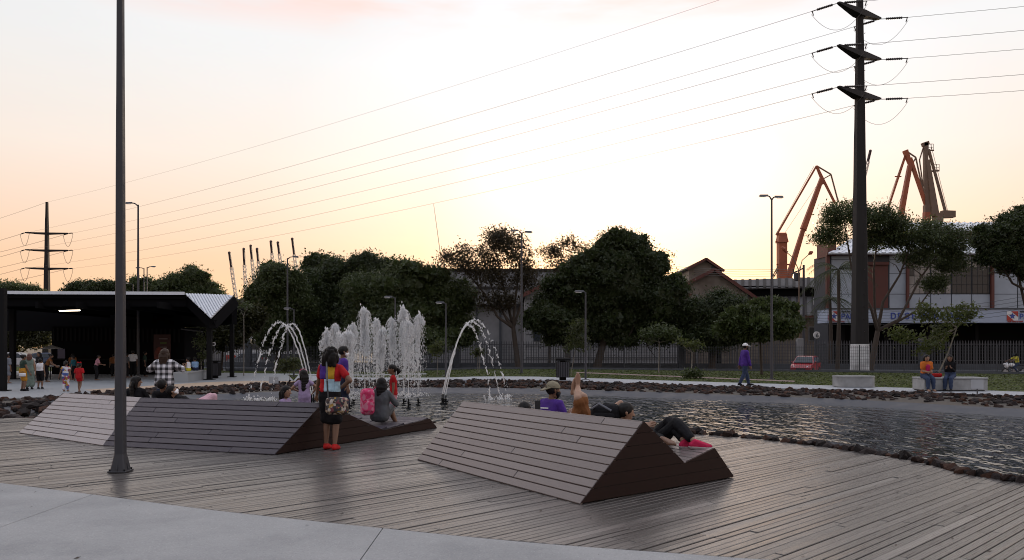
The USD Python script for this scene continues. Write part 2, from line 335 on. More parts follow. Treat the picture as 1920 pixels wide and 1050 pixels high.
solo('ground', MB().box((0, 600, -.66), (2400, 1400, .1)), M['soil'], kind='structure')
conc_edge = smooth_line([(-16, 14.5), G(0, 905), G(200, 930), G(400, 956), G(700, 988), G(1000, 1017), G(1300, 1039), G(1460, 1050), (4.4, 5.55), (9, 4.6), (16, 4.2)])
deck_far = smooth_line([G(0, 784), G(200, 783), G(400, 783), G(600, 786), G(820, 793), G(1050, 800), G(1300, 813), G(1500, 832), G(1700, 862), G(1920, 905), (9.2, 7.2), (14, 3.4)])
deck_poly = Polygon(np.vstack([conc_edge[::-1], [(-22, 14.6), (-22, 18.1)], deck_far, [(16, 4.0)]])).buffer(0)
conc_poly = Polygon(np.vstack([conc_edge + [0, -.012], [(16, -6), (-16, -6)]])).buffer(0)
path = setting('path')
joints = [-16, -11.5, -8.03, -4.62, -1.16, 2.3, 5.8, 9.3, 16]
for a, b in zip(joints[:-1], joints[1:]):
    g = conc_poly.intersection(sbox(a + .005, -7, b - .005, 40))
    if g.area > .1: part(path, 'slab', MB().poly(g, -.15, 0), M['concrete'])
part(path, 'bedding', MB().poly(conc_poly, -.3, -.13), M['deck_base'])
# drain and crack stains are in the material; the deck: every board its own piece
solo('deck_base', MB().poly(deck_poly, -.45, -.055), M['deck_base'], kind='structure')
dd = np.array([math.cos(DECK_ANG), math.sin(DECK_ANG)]); dn = np.array([-dd[1], dd[0]])
pn = np.array(deck_poly.exterior.coords); n0, n1 = (pn @ dn).min(), (pn @ dn).max(); s0, s1 = (pn @ dd).min(), (pn @ dd).max()
W, GAP = .088, .011
boards = []
deck_poly_in = deck_poly.buffer(-.004)
view = Polygon([(-1.2, 0), (-16, 21), (16, 21), (1.2, 0)])
k = 0
for i in range(int((n1 - n0) / W) + 1):
    nn = n0 + i * W; s = s0 - rng.uniform(0, 3)
    tone = rng.integers(5)
    while s < s1:
        L = rng.uniform(2.8, 5.2)
        c = [dd * s + dn * nn, dd * (s + L - .005) + dn * nn, dd * (s + L - .005) + dn * (nn + W - GAP), dd * s + dn * (nn + W - GAP)]
        g = Polygon(c).intersection(deck_poly_in); s += L
        if g.is_empty or g.area < .004 or g.geom_type != 'Polygon': continue
        if rng.random() < .45: tone = rng.integers(5)
        boards.append((g, tone, rng.normal(0, .0022), rng.normal(0, .034), nn))
boards.sort(key=lambda b: -b[0].intersection(view).area / max(b[0].centroid.y - 1, 3) ** 1.5)
def board_mesh(b):
    g, tone, dz, tilt, nn = b
    v, f = chamfer(ring(g), .03, .0045)
    v = np.array(v); v[:, 2] += dz - .003 + tilt * (v[:, :2] @ dn - nn - W / 2)
    return v, f
deck = setting('deck')
for b in boards[:300]: part(deck, 'plank', board_mesh(b), M[f'deck_wood_{"abcde"[b[1]]}'])
for t in range(5):
    mb = MB()
    for b in boards[300:]:
        if b[1] == t: mb.add(*board_mesh(b))
    part(deck, 'planks', mb, M[f'deck_wood_{"abcde"[t]}'], kind='stuff')

# water and its rim; the pond runs from behind the benches round to the right
far_water = smooth_line([(-13.5, 20.5), (-13.6, 25), G(440, 747, WATER), G(700, 737, WATER), G(1000, 738, WATER), G(1300, 748, WATER), G(1600, 761, WATER), G(1920, 782, WATER), (19.5, 15.5), (24, 8), (26, 2)])
near_water = deck_far + [0, .25]
pond = Polygon(np.vstack([far_water, [(26, 1)], near_water[::-1]])).buffer(0)
solo('water', MB().poly(pond.buffer(.6), WATER - .2, WATER), M['water'], kind='structure')
rim_out = smooth_line([(-15, 19.5), (-15.2, 26), G(430, 741, -.2) , G(700, 728, -.15), G(1000, 727.5, -.12), G(1300, 736, -.1), G(1600, 747, -.1), G(1920, 764, -.1), (21.5, 17), (26, 9), (28, 2)])
def loft(a, za, b, zb, name, m, n=90):
    a, b = (np.array([LineString(p).interpolate(t, normalized=True).coords[0] for t in np.linspace(0, 1, n)]) for p in (a, b))
    V = np.vstack([np.c_[a, np.broadcast_to(za, n)], np.c_[b, np.broadcast_to(zb, n)]]); F = []
    for i in range(n - 1): F += [(i, n + i, n + i + 1), (i, n + i + 1, i + 1)]
    return solo(name, (V, F), M[m], kind='structure')
loft(far_water + [0, -.35], WATER - .03, rim_out, -.14, 'pond_rim', 'rim')
bank_out = smooth_line([(-19, 18.6), (-20, 26), (-16.5, 31.5), G(430, 726, -.22), G(640, 713, -.1), G(800, 711.5), G(1000, 713), G(1300, 722.5), G(1600, 732.5), G(1920, 743), (24.5, 19), (29, 10), (31, 2)])
loft(rim_out, -.14, bank_out, zland(np.linspace(-19, 0, 90), 0) * (np.linspace(1, 0, 90) > .55) - .03, 'pond_bank', 'soil')
loft(deck_far, -.03, deck_far + [.1, .75], WATER - .1, 'deck_bank', 'soil')
loft([(-22, 18.05), (-12, 18.05)], -.02, [(-22, 22), (-12, 22)], -.3, 'left_bank', 'soil')

# far path, lawn, plaza, road
inner = Polygon(np.vstack([bank_out, [(31, -20), (-25, -20), (-25, 18.6)]])).buffer(0)
path_back = smooth_line([G(560, 701.5, -.2), G(800, 705.5), G(1000, 706.5), G(1300, 715.5), G(1600, 724.5), G(1920, 735), (27, 20), (33, 9), (35, 2)])
far_path = Polygon(np.vstack([path_back, bank_out[::-1][:int(len(bank_out) * .72)]])).buffer(0).difference(inner)
fence_line = [(-22, 61.5), (-8, 59.5), (4, 58), (16, 53.5), (25, 49.5), (34, 46.5), (44, 43)]
park = Polygon(np.vstack([fence_line, [(44, -20), (-90, -20), (-90, 75), (-30, 75)]])).buffer(0).difference(inner).difference(deck_poly.buffer(.02)).difference(sbox(-16.1, -20, 40, 15).intersection(conc_poly.buffer(.3)))
plaza_poly = Polygon([(-90, 12), (-22, 12), (-22, 18.1), (-19, 18.6), (-20, 26), (-16.5, 31.5), (-10.2, 36.5), (-12, 44), (-14.5, 52), (-16, 56), (-90, 75)]).difference(inner).buffer(0)
sand_poly = Polygon([(-18.6, 34.8), (-16, 32), (-10.6, 37), (-8.3, 40.5), (-9.2, 43.5), (-14.5, 44), (-16.2, 42.2)]).difference(inner).buffer(0)
slab(plaza_poly.difference(sand_poly), 'plaza', 'plaza_grey')
slab(sand_poly, 'sandy_paving', 'paver_sand', dz=.004)
slab(far_path.difference(plaza_poly).difference(sand_poly), 'far_path', 'path_white', dz=.01)
lawn_poly = park.difference(plaza_poly).difference(sand_poly).difference(far_path)
strip = Polygon([G(1080, 697.5)[:2], G(1490, 714)[:2], G(1490, 716)[:2], G(1080, 699)[:2]])
strip2 = Polygon([G(420, 699, -.25)[:2], G(800, 697)[:2], G(800, 698.6)[:2], G(420, 701, -.25)[:2]])
slab(lawn_poly.difference(strip).difference(strip2), 'lawn', 'lawn')
slab(strip.intersection(lawn_poly), 'side_path', 'path_pink', dz=.004)
slab(strip2.intersection(lawn_poly), 'side_path', 'path_white', dz=.004)
solo('road', MB().poly(Polygon(fence_line + [(44, 46), (80, 40), (80, 62), (40, 66), (0, 71), (-90, 84), (-90, 78), (-30, 76)]).buffer(0), -.56, ROAD), M['asphalt'], kind='structure')
solo('far_pavement', MB().poly(Polygon([(80, 62), (40, 66), (0, 71), (-90, 84), (-90, 90), (0, 76), (40, 71), (80, 67)]), -.58, ROAD + .12), M['kerb'], kind='structure')

# short grass on the lawn (one mass)
mb = MB(); P = []
x0, y0, x1, y1 = lawn_poly.bounds
pts = np.c_[rng.uniform(-18, 36, 60000), rng.uniform(24, 60, 60000)]
ok = shapely.contains_xy(lawn_poly.difference(strip).difference(strip2), pts[:, 0], pts[:, 1]); pts = pts[ok][:26000]
a = rng.uniform(0, np.pi, len(pts)); h = rng.uniform(.01, .03, len(pts)) * (1 + 1.2 * (rng.random(len(pts)) < .03)); w = .06
z = zland(pts[:, 0], 0)
V = np.stack([np.c_[pts[:, 0] - w * np.cos(a), pts[:, 1] - w * np.sin(a), z], np.c_[pts[:, 0] + w * np.cos(a), pts[:, 1] + w * np.sin(a), z],
              np.c_[pts[:, 0] + rng.normal(0, .03, len(pts)), pts[:, 1] + rng.normal(0, .03, len(pts)), z + h]], 1).reshape(-1, 3)
solo('grass', (V, np.arange(len(V)).reshape(-1, 3)), M['grass'], 'short mown green grass of the park lawn', 'grass', kind='stuff')

# ------------------------------------------------------------------ rocks
protos = []
UsdGeom.Scope.Define(stage, '/World/Looks/shapes') if False else None
def rock_mesh(seed, s=1.0):
    r = np.random.default_rng(seed); p = r.normal(size=(17, 3)); p /= np.linalg.norm(p, axis=1)[:, None]
    p *= r.uniform(.72, 1.05, 17)[:, None] * [1, .8, .68]; return arr(m3.Manifold.hull_points(p * s))
for i in range(8):
    path_c = f'/World/rock_class_{"abcdefgh"[i]}'
    stage.CreateClassPrim(path_c)
    usdkit.mesh(stage, path_c + '/stone', rock_mesh(100 + i), M[f'rock_{"abcd"[i % 4]}'])
    protos.append(path_c)
def scatter_line(line, n, off0, off1, z0, z1, s0, s1, seed):
    """(position, size) of rocks along a line, offset to its left by off0..off1"""
    r = np.random.default_rng(seed); L = LineString(line); out = []
    for t in np.linspace(0, 1, n):
        t = np.clip(t + r.normal(0, .5 / n), 0, 1); a = np.array(L.interpolate(t, normalized=True).coords[0]); b = np.array(L.interpolate(min(t + .01, 1), normalized=True).coords[0])
        c = np.array(L.interpolate(max(t - .01, 0), normalized=True).coords[0]); d = unit(b - c); k = r.uniform(0, 1)
        p = a + np.array([-d[1], d[0]]) * (off0 + (off1 - off0) * k); out.append((np.array([p[0], p[1], z0 + (z1 - z0) * k]), r.uniform(s0, s1)))
    return out
def seg(line, x0, x1):
    return [p for p in line if x0 <= p[0] <= x1]
rocks = []
near = seg(deck_far, 1.5, 7.5)
for p, s in scatter_line(near, 100, .02, .16, .02, -.03, .07, .165, 1): rocks.append((p, s, 'near'))
for p, s in scatter_line(near, 75, .16, .5, .0, -.20, .09, .19, 2): rocks.append((p, s, 'near'))
for p, s in scatter_line(seg(deck_far, -2.3, 1.4), 34, .02, .4, .0, -.16, .07, .14, 3): rocks.append((p, s, 'near'))
r5 = np.random.default_rng(5)
heap = Polygon([(-19, 18.3), (-9, 18.3), (-10.6, 22), (-14.6, 27.2), (-15.4, 31), (-19.2, 27.5)])
while sum(1 for q in rocks if q[2] == 'heap') < 60:
    p = np.array([r5.uniform(-19.5, -8), r5.uniform(18.2, 31)])
    if heap.contains(Point(p)): rocks.append((np.array([p[0], p[1], -.02 - .02 * (p[1] - 18)]), r5.uniform(.12, .27), 'heap'))
for p, s in scatter_line(seg(bank_out, -12, 31), 100, -.2, -.75, -.03, -.06, .10, .19, 6): rocks.append((p, s, 'far'))
lab = {'near': ('rough dark reddish rock edging the timber deck by the water', 'rocks between the deck and the pond'),
       'heap': ('rough dark rock in the heap left of the lounger, by the plaza', 'rocks heaped at the left end of the pond'),
       'far': ('rough dark rock in the band along the far side of the pond', 'rocks along the far bank')}
vis = [q for q in rocks if abs(q[0][0]) < .66 * q[0][1] + .5][:300]
for i, (p, s, w) in enumerate(vis):
    copy(protos[i % 8], 'rock', p, r5.uniform(0, 360), s * r5.uniform(.8, 1.25, 3), lab[w][0], 'rock', lab[w][1], tilt=r5.uniform(-30, 30))
def rock_mass(items, name_label, seed):
    r = np.random.default_rng(seed); sh = [rock_mesh(200 + i) for i in range(12)]; mbs = [MB() for _ in range(4)]
    for p, s in items:
        v, f = sh[r.integers(12)]; t = r.uniform(0, 6.28); R = np.array([[math.cos(t), -math.sin(t), 0], [math.sin(t), math.cos(t), 0], [0, 0, 1]])
        mbs[r.integers(4)].add((v * s * r.uniform(.8, 1.2, 3)) @ R.T + p, f)
    T = thing('rocks', name_label, 'rocks', kind='stuff')
    for i, m in enumerate(mbs): part(T, 'stones', m, M[f'rock_{"abcd"[i]}'], kind='stuff')
items = []
A, B = seg(rim_out, -16, 31), seg(bank_out, -16.6, 31)
LA, LB = LineString(A), LineString(B); r = np.random.default_rng(8)
for _ in range(3400):
    t = r.random(); k = r.random() ** .8; a = np.array(LA.interpolate(t, normalized=True).coords[0]); b = np.array(LB.interpolate(t, normalized=True).coords[0]); p = a + (b - a) * k
    items.append((np.array([p[0], p[1], -.14 + k * (.13 + float(zland(p[0], 0)) * .5) + .0]), r.uniform(.09, .19)))
rock_mass(items, 'bank of rough dark and reddish rocks around the far side of the pond', 9)
items = []
for _ in range(1100):
    p = np.array([r.uniform(-21, -8), r.uniform(18.2, 31)])
    if heap.buffer(.6).contains(Point(p)) and not pond.buffer(-.5).contains(Point(p)): items.append((np.array([p[0], p[1], -.09 - .02 * (p[1] - 18)]), r.uniform(.1, .25)))
rock_mass(items, 'smaller rocks filling the heap left of the timber loungers', 10)

# ------------------------------------------------------------------ timber loungers
def rect_strip(mb_list, a0, a1, b0, b1, nrow, m, joints_seed, parent, name='plank', t=.03):
    """planks over the bilinear face a0-a1 (bottom edge), b0-b1 (top edge), rows running a0 -> a1"""
    r = np.random.default_rng(joints_seed)
    n = unit(np.cross(a1 - a0, b0 - a0))
    for i in range(nrow):
        k0, k1 = i / nrow, (i + 1) / nrow - .12 / nrow
        p0, p1, q0, q1 = a0 + (b0 - a0) * k0, a1 + (b1 - a1) * k0, a0 + (b0 - a0) * k1, a1 + (b1 - a1) * k1
        cuts = [0] + ([r.uniform(.12, .35)] if r.random() < .55 else []) + ([r.uniform(.5, .85)] if r.random() < .4 else []) + [1]
        for c0, c1 in zip(cuts[:-1], cuts[1:]):
            e = .0012
            P = [p0 + (p1 - p0) * (c0 + e), p0 + (p1 - p0) * (c1 - e), q0 + (q1 - q0) * (c1 - e), q0 + (q1 - q0) * (c0 + e)]
            n = unit(np.cross(P[1] - P[0], P[3] - P[0])); u = unit(P[1] - P[0]); w = np.cross(n, u)
            loc = np.array([[np.dot(x - P[0], u), np.dot(x - P[0], w)] for x in P])
            v, f = chamfer(loc, t, .004); dz = r.normal(0, .0012); tl = r.normal(0, .006)
            v3 = P[0] + v[:, :1] * u + v[:, 1:2] * w + (v[:, 2:] + dz + tl * v[:, 1:2]) * n
            part(parent, name, (v3, f), m[r.integers(len(m))], world=True)
def lounger(label, profiles, tones, rows=(11, 7, 6, 5), ends=(True, True)):
    """profiles: cross-sections (front foot, ridge, valley, lip, back foot) from left to right"""
    base = np.mean([p[0] for p in profiles] + [p[4] for p in profiles], 0); base[2] = 0
    T = thing('timber_lounger', label, 'bench', base, group='timber loungers on the deck')
    core = MB()
    for A, B in zip(profiles[:-1], profiles[1:]):
        cen = np.mean(list(A) + list(B), 0)
        ins = lambda P: [p + (cen - p) * .0 - np.array([0, 0, 0]) for p in P]
        V = []
        for P in (A, B):
            c = np.mean(P, 0)
            for j, p in enumerate(P): V.append(p + unit(c - p) * .055 + [0, 0, .012 if j in (0, 4) else -.03])
        F = []
        for j in range(5):
            k = (j + 1) % 5; F += [(j, j + 5, k + 5), (j, k + 5, k)]
        F += [(0, 1, 2), (0, 2, 4), (2, 3, 4), (5, 7, 6), (5, 9, 7), (7, 9, 8)]
        core.add(V, F)
    part(T, 'frame', core, M['bench_core'], world=True)
    for si, (A, B) in enumerate(zip(profiles[:-1], profiles[1:])):
        for j in range(4):
            up = np.array([0, 0, .012])
            a0, a1, b0, b1 = (np.array(x, float) for x in (A[j], B[j], A[j + 1], B[j + 1]))
            if j == 0: a0, a1 = a0 + up, a1 + up
            if j == 3: b0, b1 = b0 + up, b1 + up
            rect_strip(None, a0, a1, b0, b1, rows[j], [M[x] for x in tones[si]], 11 * si + j + 3, T)
    for e, P in ((0, profiles[0]), (1, profiles[-1])):
        if not ends[e]: continue
        d = P[4] - P[0]; L = np.linalg.norm(d[:2]); u = np.array([d[0], d[1], 0]) / L; w = np.array([0, 0, 1.0])
        pts = [(np.dot(p - P[0], u), p[2] - P[0][2]) for p in P]; pg = Polygon(pts).buffer(0)
        top = max(p[1] for p in pts); nrow = 6; hh = top / nrow
        other = profiles[1] if e == 0 else profiles[-2]
        inward = unit((other[0] - P[0]) * [1, 1, 0]); nrm = np.cross(u, w); sgn = -1 if np.dot(nrm, inward) < 0 else 1
        for i in range(nrow):
            g = pg.intersection(sbox(-1, .012 + i * hh, L + 1, (i + 1) * hh - .006 + .012))
            for q in getattr(g, 'geoms', [g]):
                if q.geom_type != 'Polygon' or q.area < .002: continue
                part(T, 'end_board', MB().face(q, P[0] - nrm * sgn * .004, u, w, .028 * sgn), M['bench_end'], world=True)
    return T
def vec(x, y, z): return np.array([x, y, z], float)
# right lounger: its right-hand section as measured, the left one parallel to it
fr, rg, va, li, bk = G(1087, 946), Q(1207, 790, 8.90), Q(1283, 868, 9.36), Q(1340, 840, 9.72), G(1377, 895)
rowv = G(782, 862) - fr
P1 = [fr, rg, va, li, bk]
rl = Q(868, 752, 12.2)
P0 = [p + rowv for p in P1]; sh = rl - P0[1]; P0[1] = rl; P0 = [P0[0]] + [p + sh * [1, 1, 0] for p in P0[1:]]; P0[1] = rl
lounger('zigzag timber lounger in the right foreground, wide sloping grey-brown planks', [np.array(P0), np.array(P1)], [('bench_wood_mid', 'bench_wood_mid', 'bench_wood_soft')])
# left lounger: two sections meeting at a kink, the left one weathered paler, sky sheen and shade put into both tones
fr, rg, va, li, bk = G(515, 853), Q(606, 755, 13.0), Q(711, 806, 14.5), Q(805, 785, 15.8), G(820, 802.5)
R = [fr, rg, va, li, bk]
kf, kr = G(193, 836), Q(265, 745, 14.35); lf, lr = G(35, 812), Q(118, 737, 15.7)
def follow(f, r, dirv, prof):
    o = []
    d = unit(np.array([dirv[0], dirv[1], 0.])); ref = np.linalg.norm((prof[1] - prof[0])[:2])
    for p in prof[2:]:
        L = np.linalg.norm((p - prof[1])[:2]); o.append(np.array([r[0], r[1], 0]) + np.array([d[0], d[1], 0]) * L + [0, 0, p[2]])
    return [f, r] + o
K = follow(kf, kr, (.22, 1), [p if i < 2 else P1[i] + 0 for i, p in enumerate([P1[0], P1[1], P1[2], P1[3], P1[4]])])
Lp = follow(lf, lr, ((lr - lf)[0], (lr - lf)[1], 0), P1)
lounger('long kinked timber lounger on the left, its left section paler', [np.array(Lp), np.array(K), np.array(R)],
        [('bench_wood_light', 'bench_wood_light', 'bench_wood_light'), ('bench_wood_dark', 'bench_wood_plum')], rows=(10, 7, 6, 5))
# ------------------------------------------------------------------ buildings
def wallpoly(pts, Y):
    """pixels -> a polygon in the vertical plane at distance Y (x, z)"""
    return Polygon([(q[0], q[2]) for q in (Q(a, b, Y) for a, b in pts)])
def upright(poly, Y, t=.2):
    """stands a polygon up at distance Y, its face towards the viewer at Y"""
    return MB().face(poly, (0, Y, 0), (1, 0, 0), (0, 0, 1), -t)
def rect(px0, py0, px1, py1, Y): return wallpoly([(px0, py0), (px1, py0), (px1, py1), (px0, py1)], Y)
def slabroof(a, b, c, d, t=.15):
    """a roof plane with the corners a, b (eave) and c, d (ridge, c above b)"""
    n = unit(np.cross(np.subtract(b, a), np.subtract(d, a))); n = n if n[2] > 0 else -n
    return MB().add(m3.Manifold.hull_points(np.array([a, b, c, d, *(np.array([a, b, c, d]) - n * t)])))
def corrugated(a, b, c, d, pitch, h, mb=None):
    """ribs running from the eave a-b up to the ridge d-c"""
    mb = mb or MB(); a, b, c, d = (np.asarray(x, float) for x in (a, b, c, d)); N = max(int(np.linalg.norm(b - a) / pitch), 2)
    n = unit(np.cross(b - a, d - a)); n = n if n[2] > 0 else -n
    for i in range(N):
        t = (i + .5) / N; p, q = a + (b - a) * t, d + (c - d) * t; mb.beam(p + n * h * .4, q + n * h * .4, pitch * .4, h, up=n)
    return mb
ZP = LOW
# the white gabled warehouse
Y = 92
T = thing('warehouse', 'white gabled warehouse behind the fence and the sparse trees, grey roof', 'warehouse', Q(1050, 700, Y) * [1, 1, 0])
gw = wallpoly([(984, 700), (984, 551), (1135, 481), (1286, 551), (1286, 700)], Y)
part(T, 'gable_wall', upright(gw, Y, 50), M['wall_white'], world=True)
e0, rd, e1 = Q(976, 557, Y), Q(1135, 479, Y), Q(1294, 557, Y)
back = np.array([0, 52, 0])
fr_ = np.array([0, -.5, .12])
part(T, 'roof', slabroof(e0 + fr_, e0 + back, rd + back, rd + fr_, .25), M['roof_grey'], world=True)
part(T, 'roof', slabroof(e1 + fr_, e1 + back, rd + back, rd + fr_, .25), M['roof_grey'], world=True)
part(T, 'barge_board', MB().beam(e0 + [0, -.6, .05], rd + [0, -.6, .05], .12, .45).beam(rd + [0, -.6, .05], e1 + [0, -.6, .05], .12, .45), M['trim_red'], world=True)
for k in range(6):
    y0 = 560 + k * 22; p = wallpoly([(986, y0), (1284, y0), (1284, y0 + 1.2), (986, y0 + 1.2)], Y - .03)
    part(T, 'wall_batten', upright(p, Y - .03, .03), M['fence_grey'], world=True)
for x in (1000, 1040):
    f = part(T, 'window', upright(rect(x, 590, x + 16, 640, Y - .05), Y - .05, .05), M['fence_grey'], world=True)
    part(f, 'pane', upright(rect(x + 1.5, 592, x + 14.5, 638, Y - .08), Y - .08, .03), M['window_glass'], world=True)
# the long low shed left of it
Y = 100
T = thing('warehouse', 'long grey shed left of the white gable, ridge parallel to the fence', 'warehouse', Q(900, 700, Y) * [1, 1, 0])
part(T, 'wall', upright(rect(700, 572, 1060, 700, Y), Y, 17), M['wall_white'], world=True)
a, b = Q(690, 574, Y - .8), Q(1064, 570, Y - .8); c, d = Q(1120, 508, Y + 9), Q(690, 508, Y + 9)
r0 = part(T, 'roof', slabroof(a, b, c, d, .2), M['roof_grey'], world=True)
part(r0, 'sheet_rib', corrugated(a, b, c, d, 1.1, .08), M['roof_dark'], world=True)
part(T, 'roof', slabroof(a + [0, 18.6, 0], b + [0, 18.6, 0], c, d, .2), M['roof_grey'], world=True)
part(T, 'ridge_cap', MB().beam(c + [0, 0, .1], d + [0, 0, .1], .8, .35), M['roof_dark'], world=True)
part(T, 'gutter', MB().beam(a + [0, -.1, -.1], b + [0, -.1, -.1], .2, .3), M['roof_dark'], world=True)
part(T, 'vent_strip', MB().beam(Q(860, 541, Y + 3.5), Q(985, 541, Y + 3.5), .5, .5), M['roof_dark'], world=True)
for px in range(760, 980, 44):
    part(T, 'pilaster', upright(rect(px, 574, px + 4, 700, Y - .15), Y - .15, .15), M['kerb'], world=True)
# the far left shed with a pitched grey roof
Y = 105
T = thing('warehouse', 'low shed with sloping grey roof just right of the pavilion', 'warehouse', Q(480, 700, Y) * [1, 1, 0])
part(T, 'wall', upright(rect(380, 598, 640, 705, Y), Y, 14), M['wall_white'], world=True)
a, b, c, d = Q(376, 599, Y - 1), Q(648, 597, Y - 1), Q(640, 560, Y + 8), Q(376, 561, Y + 8)
r0 = part(T, 'roof', slabroof(a, b, c, d, .2), M['roof_grey'], world=True); part(r0, 'sheet_rib', corrugated(a, b, c, d, 1.0, .08), M['roof_dark'], world=True)
part(T, 'roof', slabroof(a + [0, 17, 0], b + [0, 17, 0], c, d, .2), M['roof_grey'], world=True)
lt = meshkit.text_mesh('PARÁ', 1.25, .04, True); lv = np.array(lt.vertices); lv = np.c_[lv[:, 0], -lv[:, 2], lv[:, 1]]
part(T, 'lettering', (lv + Q(543, 642, Y - .05), lt.faces), M['sign_black'], world=True)
# the rust-streaked gabled building with a roof lantern
Y = 97
T = thing('warehouse', 'rust streaked gabled warehouse with a raised roof lantern, right of the big tree', 'warehouse', Q(1340, 700, Y) * [1, 1, 0])
part(T, 'gable_wall', upright(wallpoly([(1250, 700), (1250, 548), (1338, 508), (1424, 566), (1424, 700)], Y), Y, 40), M['wall_rust'], world=True)
e0, rd, e1 = Q(1240, 556, Y), Q(1338, 506, Y), Q(1432, 571, Y); back = np.array([0, 42, 0])
part(T, 'roof', slabroof(e0 + fr_, e0 + back, rd + back, rd + fr_, .25), M['roof_grey'], world=True)
part(T, 'roof', slabroof(e1 + fr_, e1 + back, rd + back, rd + fr_, .25), M['roof_grey'], world=True)
part(T, 'barge_board', MB().beam(e0 + [0, -.6, 0], rd + [0, -.6, 0], .12, .4).beam(rd + [0, -.6, 0], e1 + [0, -.6, 0], .12, .4), M['trim_red'], world=True)
ln = part(T, 'lantern', upright(wallpoly([(1292, 530), (1292, 503), (1322, 489), (1350, 507), (1350, 528)], Y + 2), Y + 2, 26), M['wall_rust'], world=True)
a0, rr, a1 = Q(1287, 505, Y + 2), Q(1322, 486, Y + 2), Q(1356, 509, Y + 2); bk_ = np.array([0, 30, 0])
for e in (a0, a1): part(ln, 'lantern_roof', slabroof(e + fr_, e + bk_, rr + bk_, rr + fr_, .2), M['roof_dark'], world=True)
part(ln, 'lantern_trim', MB().beam(a0 + [0, -.6, 0], rr + [0, -.6, 0], .12, .3).beam(rr + [0, -.6, 0], a1 + [0, -.6, 0], .12, .3), M['trim_red'], world=True)
part(ln, 'shutter', upright(rect(1334, 498, 1341, 514, Y + 1.9), Y + 1.9, .08), M['kerb'], world=True)
for px in (1270, 1305, 1372, 1400): part(T, 'pilaster', upright(rect(px, 552, px + 3, 700, Y - .12), Y - .12, .12), M['wall_white'], world=True)
d_ = part(T, 'door', upright(rect(1330, 600, 1352, 700, Y - .1), Y - .1, .1), M['dark_void'], world=True)
# the two-tier shed behind
Y = 99
T = thing('warehouse', 'low two tier shed between the rusty gable and the terminal', 'warehouse', Q(1480, 700, Y) * [1, 1, 0])
part(T, 'wall', upright(rect(1384, 592, 1560, 700, Y), Y, 18), M['wall_rust'], world=True)
a, b, c, d = Q(1384, 592, Y - .6), Q(1562, 592, Y - .6), Q(1562, 556, Y + 6), Q(1384, 556, Y + 6)
r0 = part(T, 'roof', slabroof(a, b, c, d), M['roof_grey'], world=True); part(r0, 'sheet_rib', corrugated(a, b, c, d, .9, .08), M['roof_dark'], world=True)
part(T, 'clerestory', upright(rect(1378, 536, 1562, 562, Y + 6), Y + 6, 8), M['dark_void'], world=True)
a, b, c, d = Q(1372, 541, Y + 5.5), Q(1564, 537, Y + 5.5), Q(1564, 519, Y + 10), Q(1372, 525, Y + 10)
r0 = part(T, 'upper_roof', slabroof(a, b, c, d), M['roof_grey'], world=True); part(r0, 'sheet_rib', corrugated(a, b, c, d, .9, .08), M['roof_dark'], world=True)
part(T, 'fascia', MB().beam(Q(1500, 594, Y - .8), Q(1562, 594, Y - .8), .2, .3), M['trim_red'], world=True)
w_ = part(T, 'window', upright(rect(1516, 612, 1540, 640, Y - .05), Y - .05, .05), M['wall_white'], world=True)
part(w_, 'pane', upright(rect(1518, 614, 1538, 638, Y - .08), Y - .08, .03), M['window_glass'], world=True)
part(T, 'air_conditioner', MB().box(Q(1535, 565, Y - 1.0), (1.1, .8, .9), bev=.05), M['wall_white'], world=True)
# the passenger terminal
Y = 85
T = thing('terminal_building', 'pale blue panelled terminal with red columns and a long sign canopy', 'building', Q(1750, 700, Y) * [1, 1, 0])
part(T, 'wall', upright(wallpoly([(1553, 700), (1553, 478), (2120, 478), (2120, 700)], Y), Y, 4), M['fence_grey'], world=True)
# cladding panels, joints recessed
cols = [1558, 1618, 1667, 1703, 1745, 1784, 1822, 1862, 1908, 1950, 2000, 2060, 2118]
for i in range(len(cols) - 1):
    x0, x1 = cols[i] + 1.0, cols[i + 1] - 1.0
    if i == 1: continue
    for (y0, y1) in ((479, 486.5), (487.5, 512), (513, 551), (552, 583)) if i in (0, 2, 7, 8, 9, 10, 11) else ((479, 486.5), (552, 583)):
        part(T, 'wall_panel', upright(rect(x0, y0, x1, y1, Y - .06), Y - .06, .06), M['panel_blue'], world=True)
# the big window with panes
for i in range(3, 7):
    f = part(T, 'window', upright(rect(cols[i] + .6, 487.2, cols[i + 1] - .6, 551.2, Y - .05), Y - .05, .05), M['fence_grey'], world=True)
    for k, x in enumerate(np.linspace(cols[i] + 1.2, cols[i + 1] - 1.2, 5)[:-1]):
        wd = (cols[i + 1] - cols[i] - 2.4) / 4
        for y0, y1 in ((488.5, 501), (502, 517), (518, 533), (534, 550)):
            if i >= 5 and y0 > 500: m = 'window_glass'
            else: m = 'window_pale' if (k + int(y0) + i) % 5 else 'window_glass'
            part(f, 'pane', upright(rect(x + .4, y0, x + wd - .4, y1, Y - .09), Y - .09, .03), M[m], world=True)
for px, w in ((1703, 4.5), (1862, 5.5), (2000, 5), (1553, 6)):
    part(T, 'column', upright(rect(px - w / 2, 478, px + w / 2, 588, Y - .35), Y - .35, .35), M['trim_red'], world=True)
part(T, 'door', upright(rect(1620, 496, 1665, 598, Y - .12), Y - .12, .12), M['trim_red'], world=True)
part(T, 'door_lintel', upright(rect(1618, 491, 1667, 496.5, Y - .3), Y - .3, .3), M['trim_red'], world=True)
part(T, 'eave_beam', upright(rect(1551, 473, 2122, 478.5, Y - .5), Y - .5, .6), M['trim_red'], world=True)
a, b, c, d = Q(1553, 474, Y - .9), Q(2124, 474, Y - .9), Q(2120, 449, Y + 5), Q(1592, 449, Y + 5)
rp = part(T, 'roof', slabroof(a, b, c, d), M['roof_white'], world=True); part(rp, 'sheet_rib', corrugated(a, b, c, d, .75, .09), M['roof_white'], world=True)
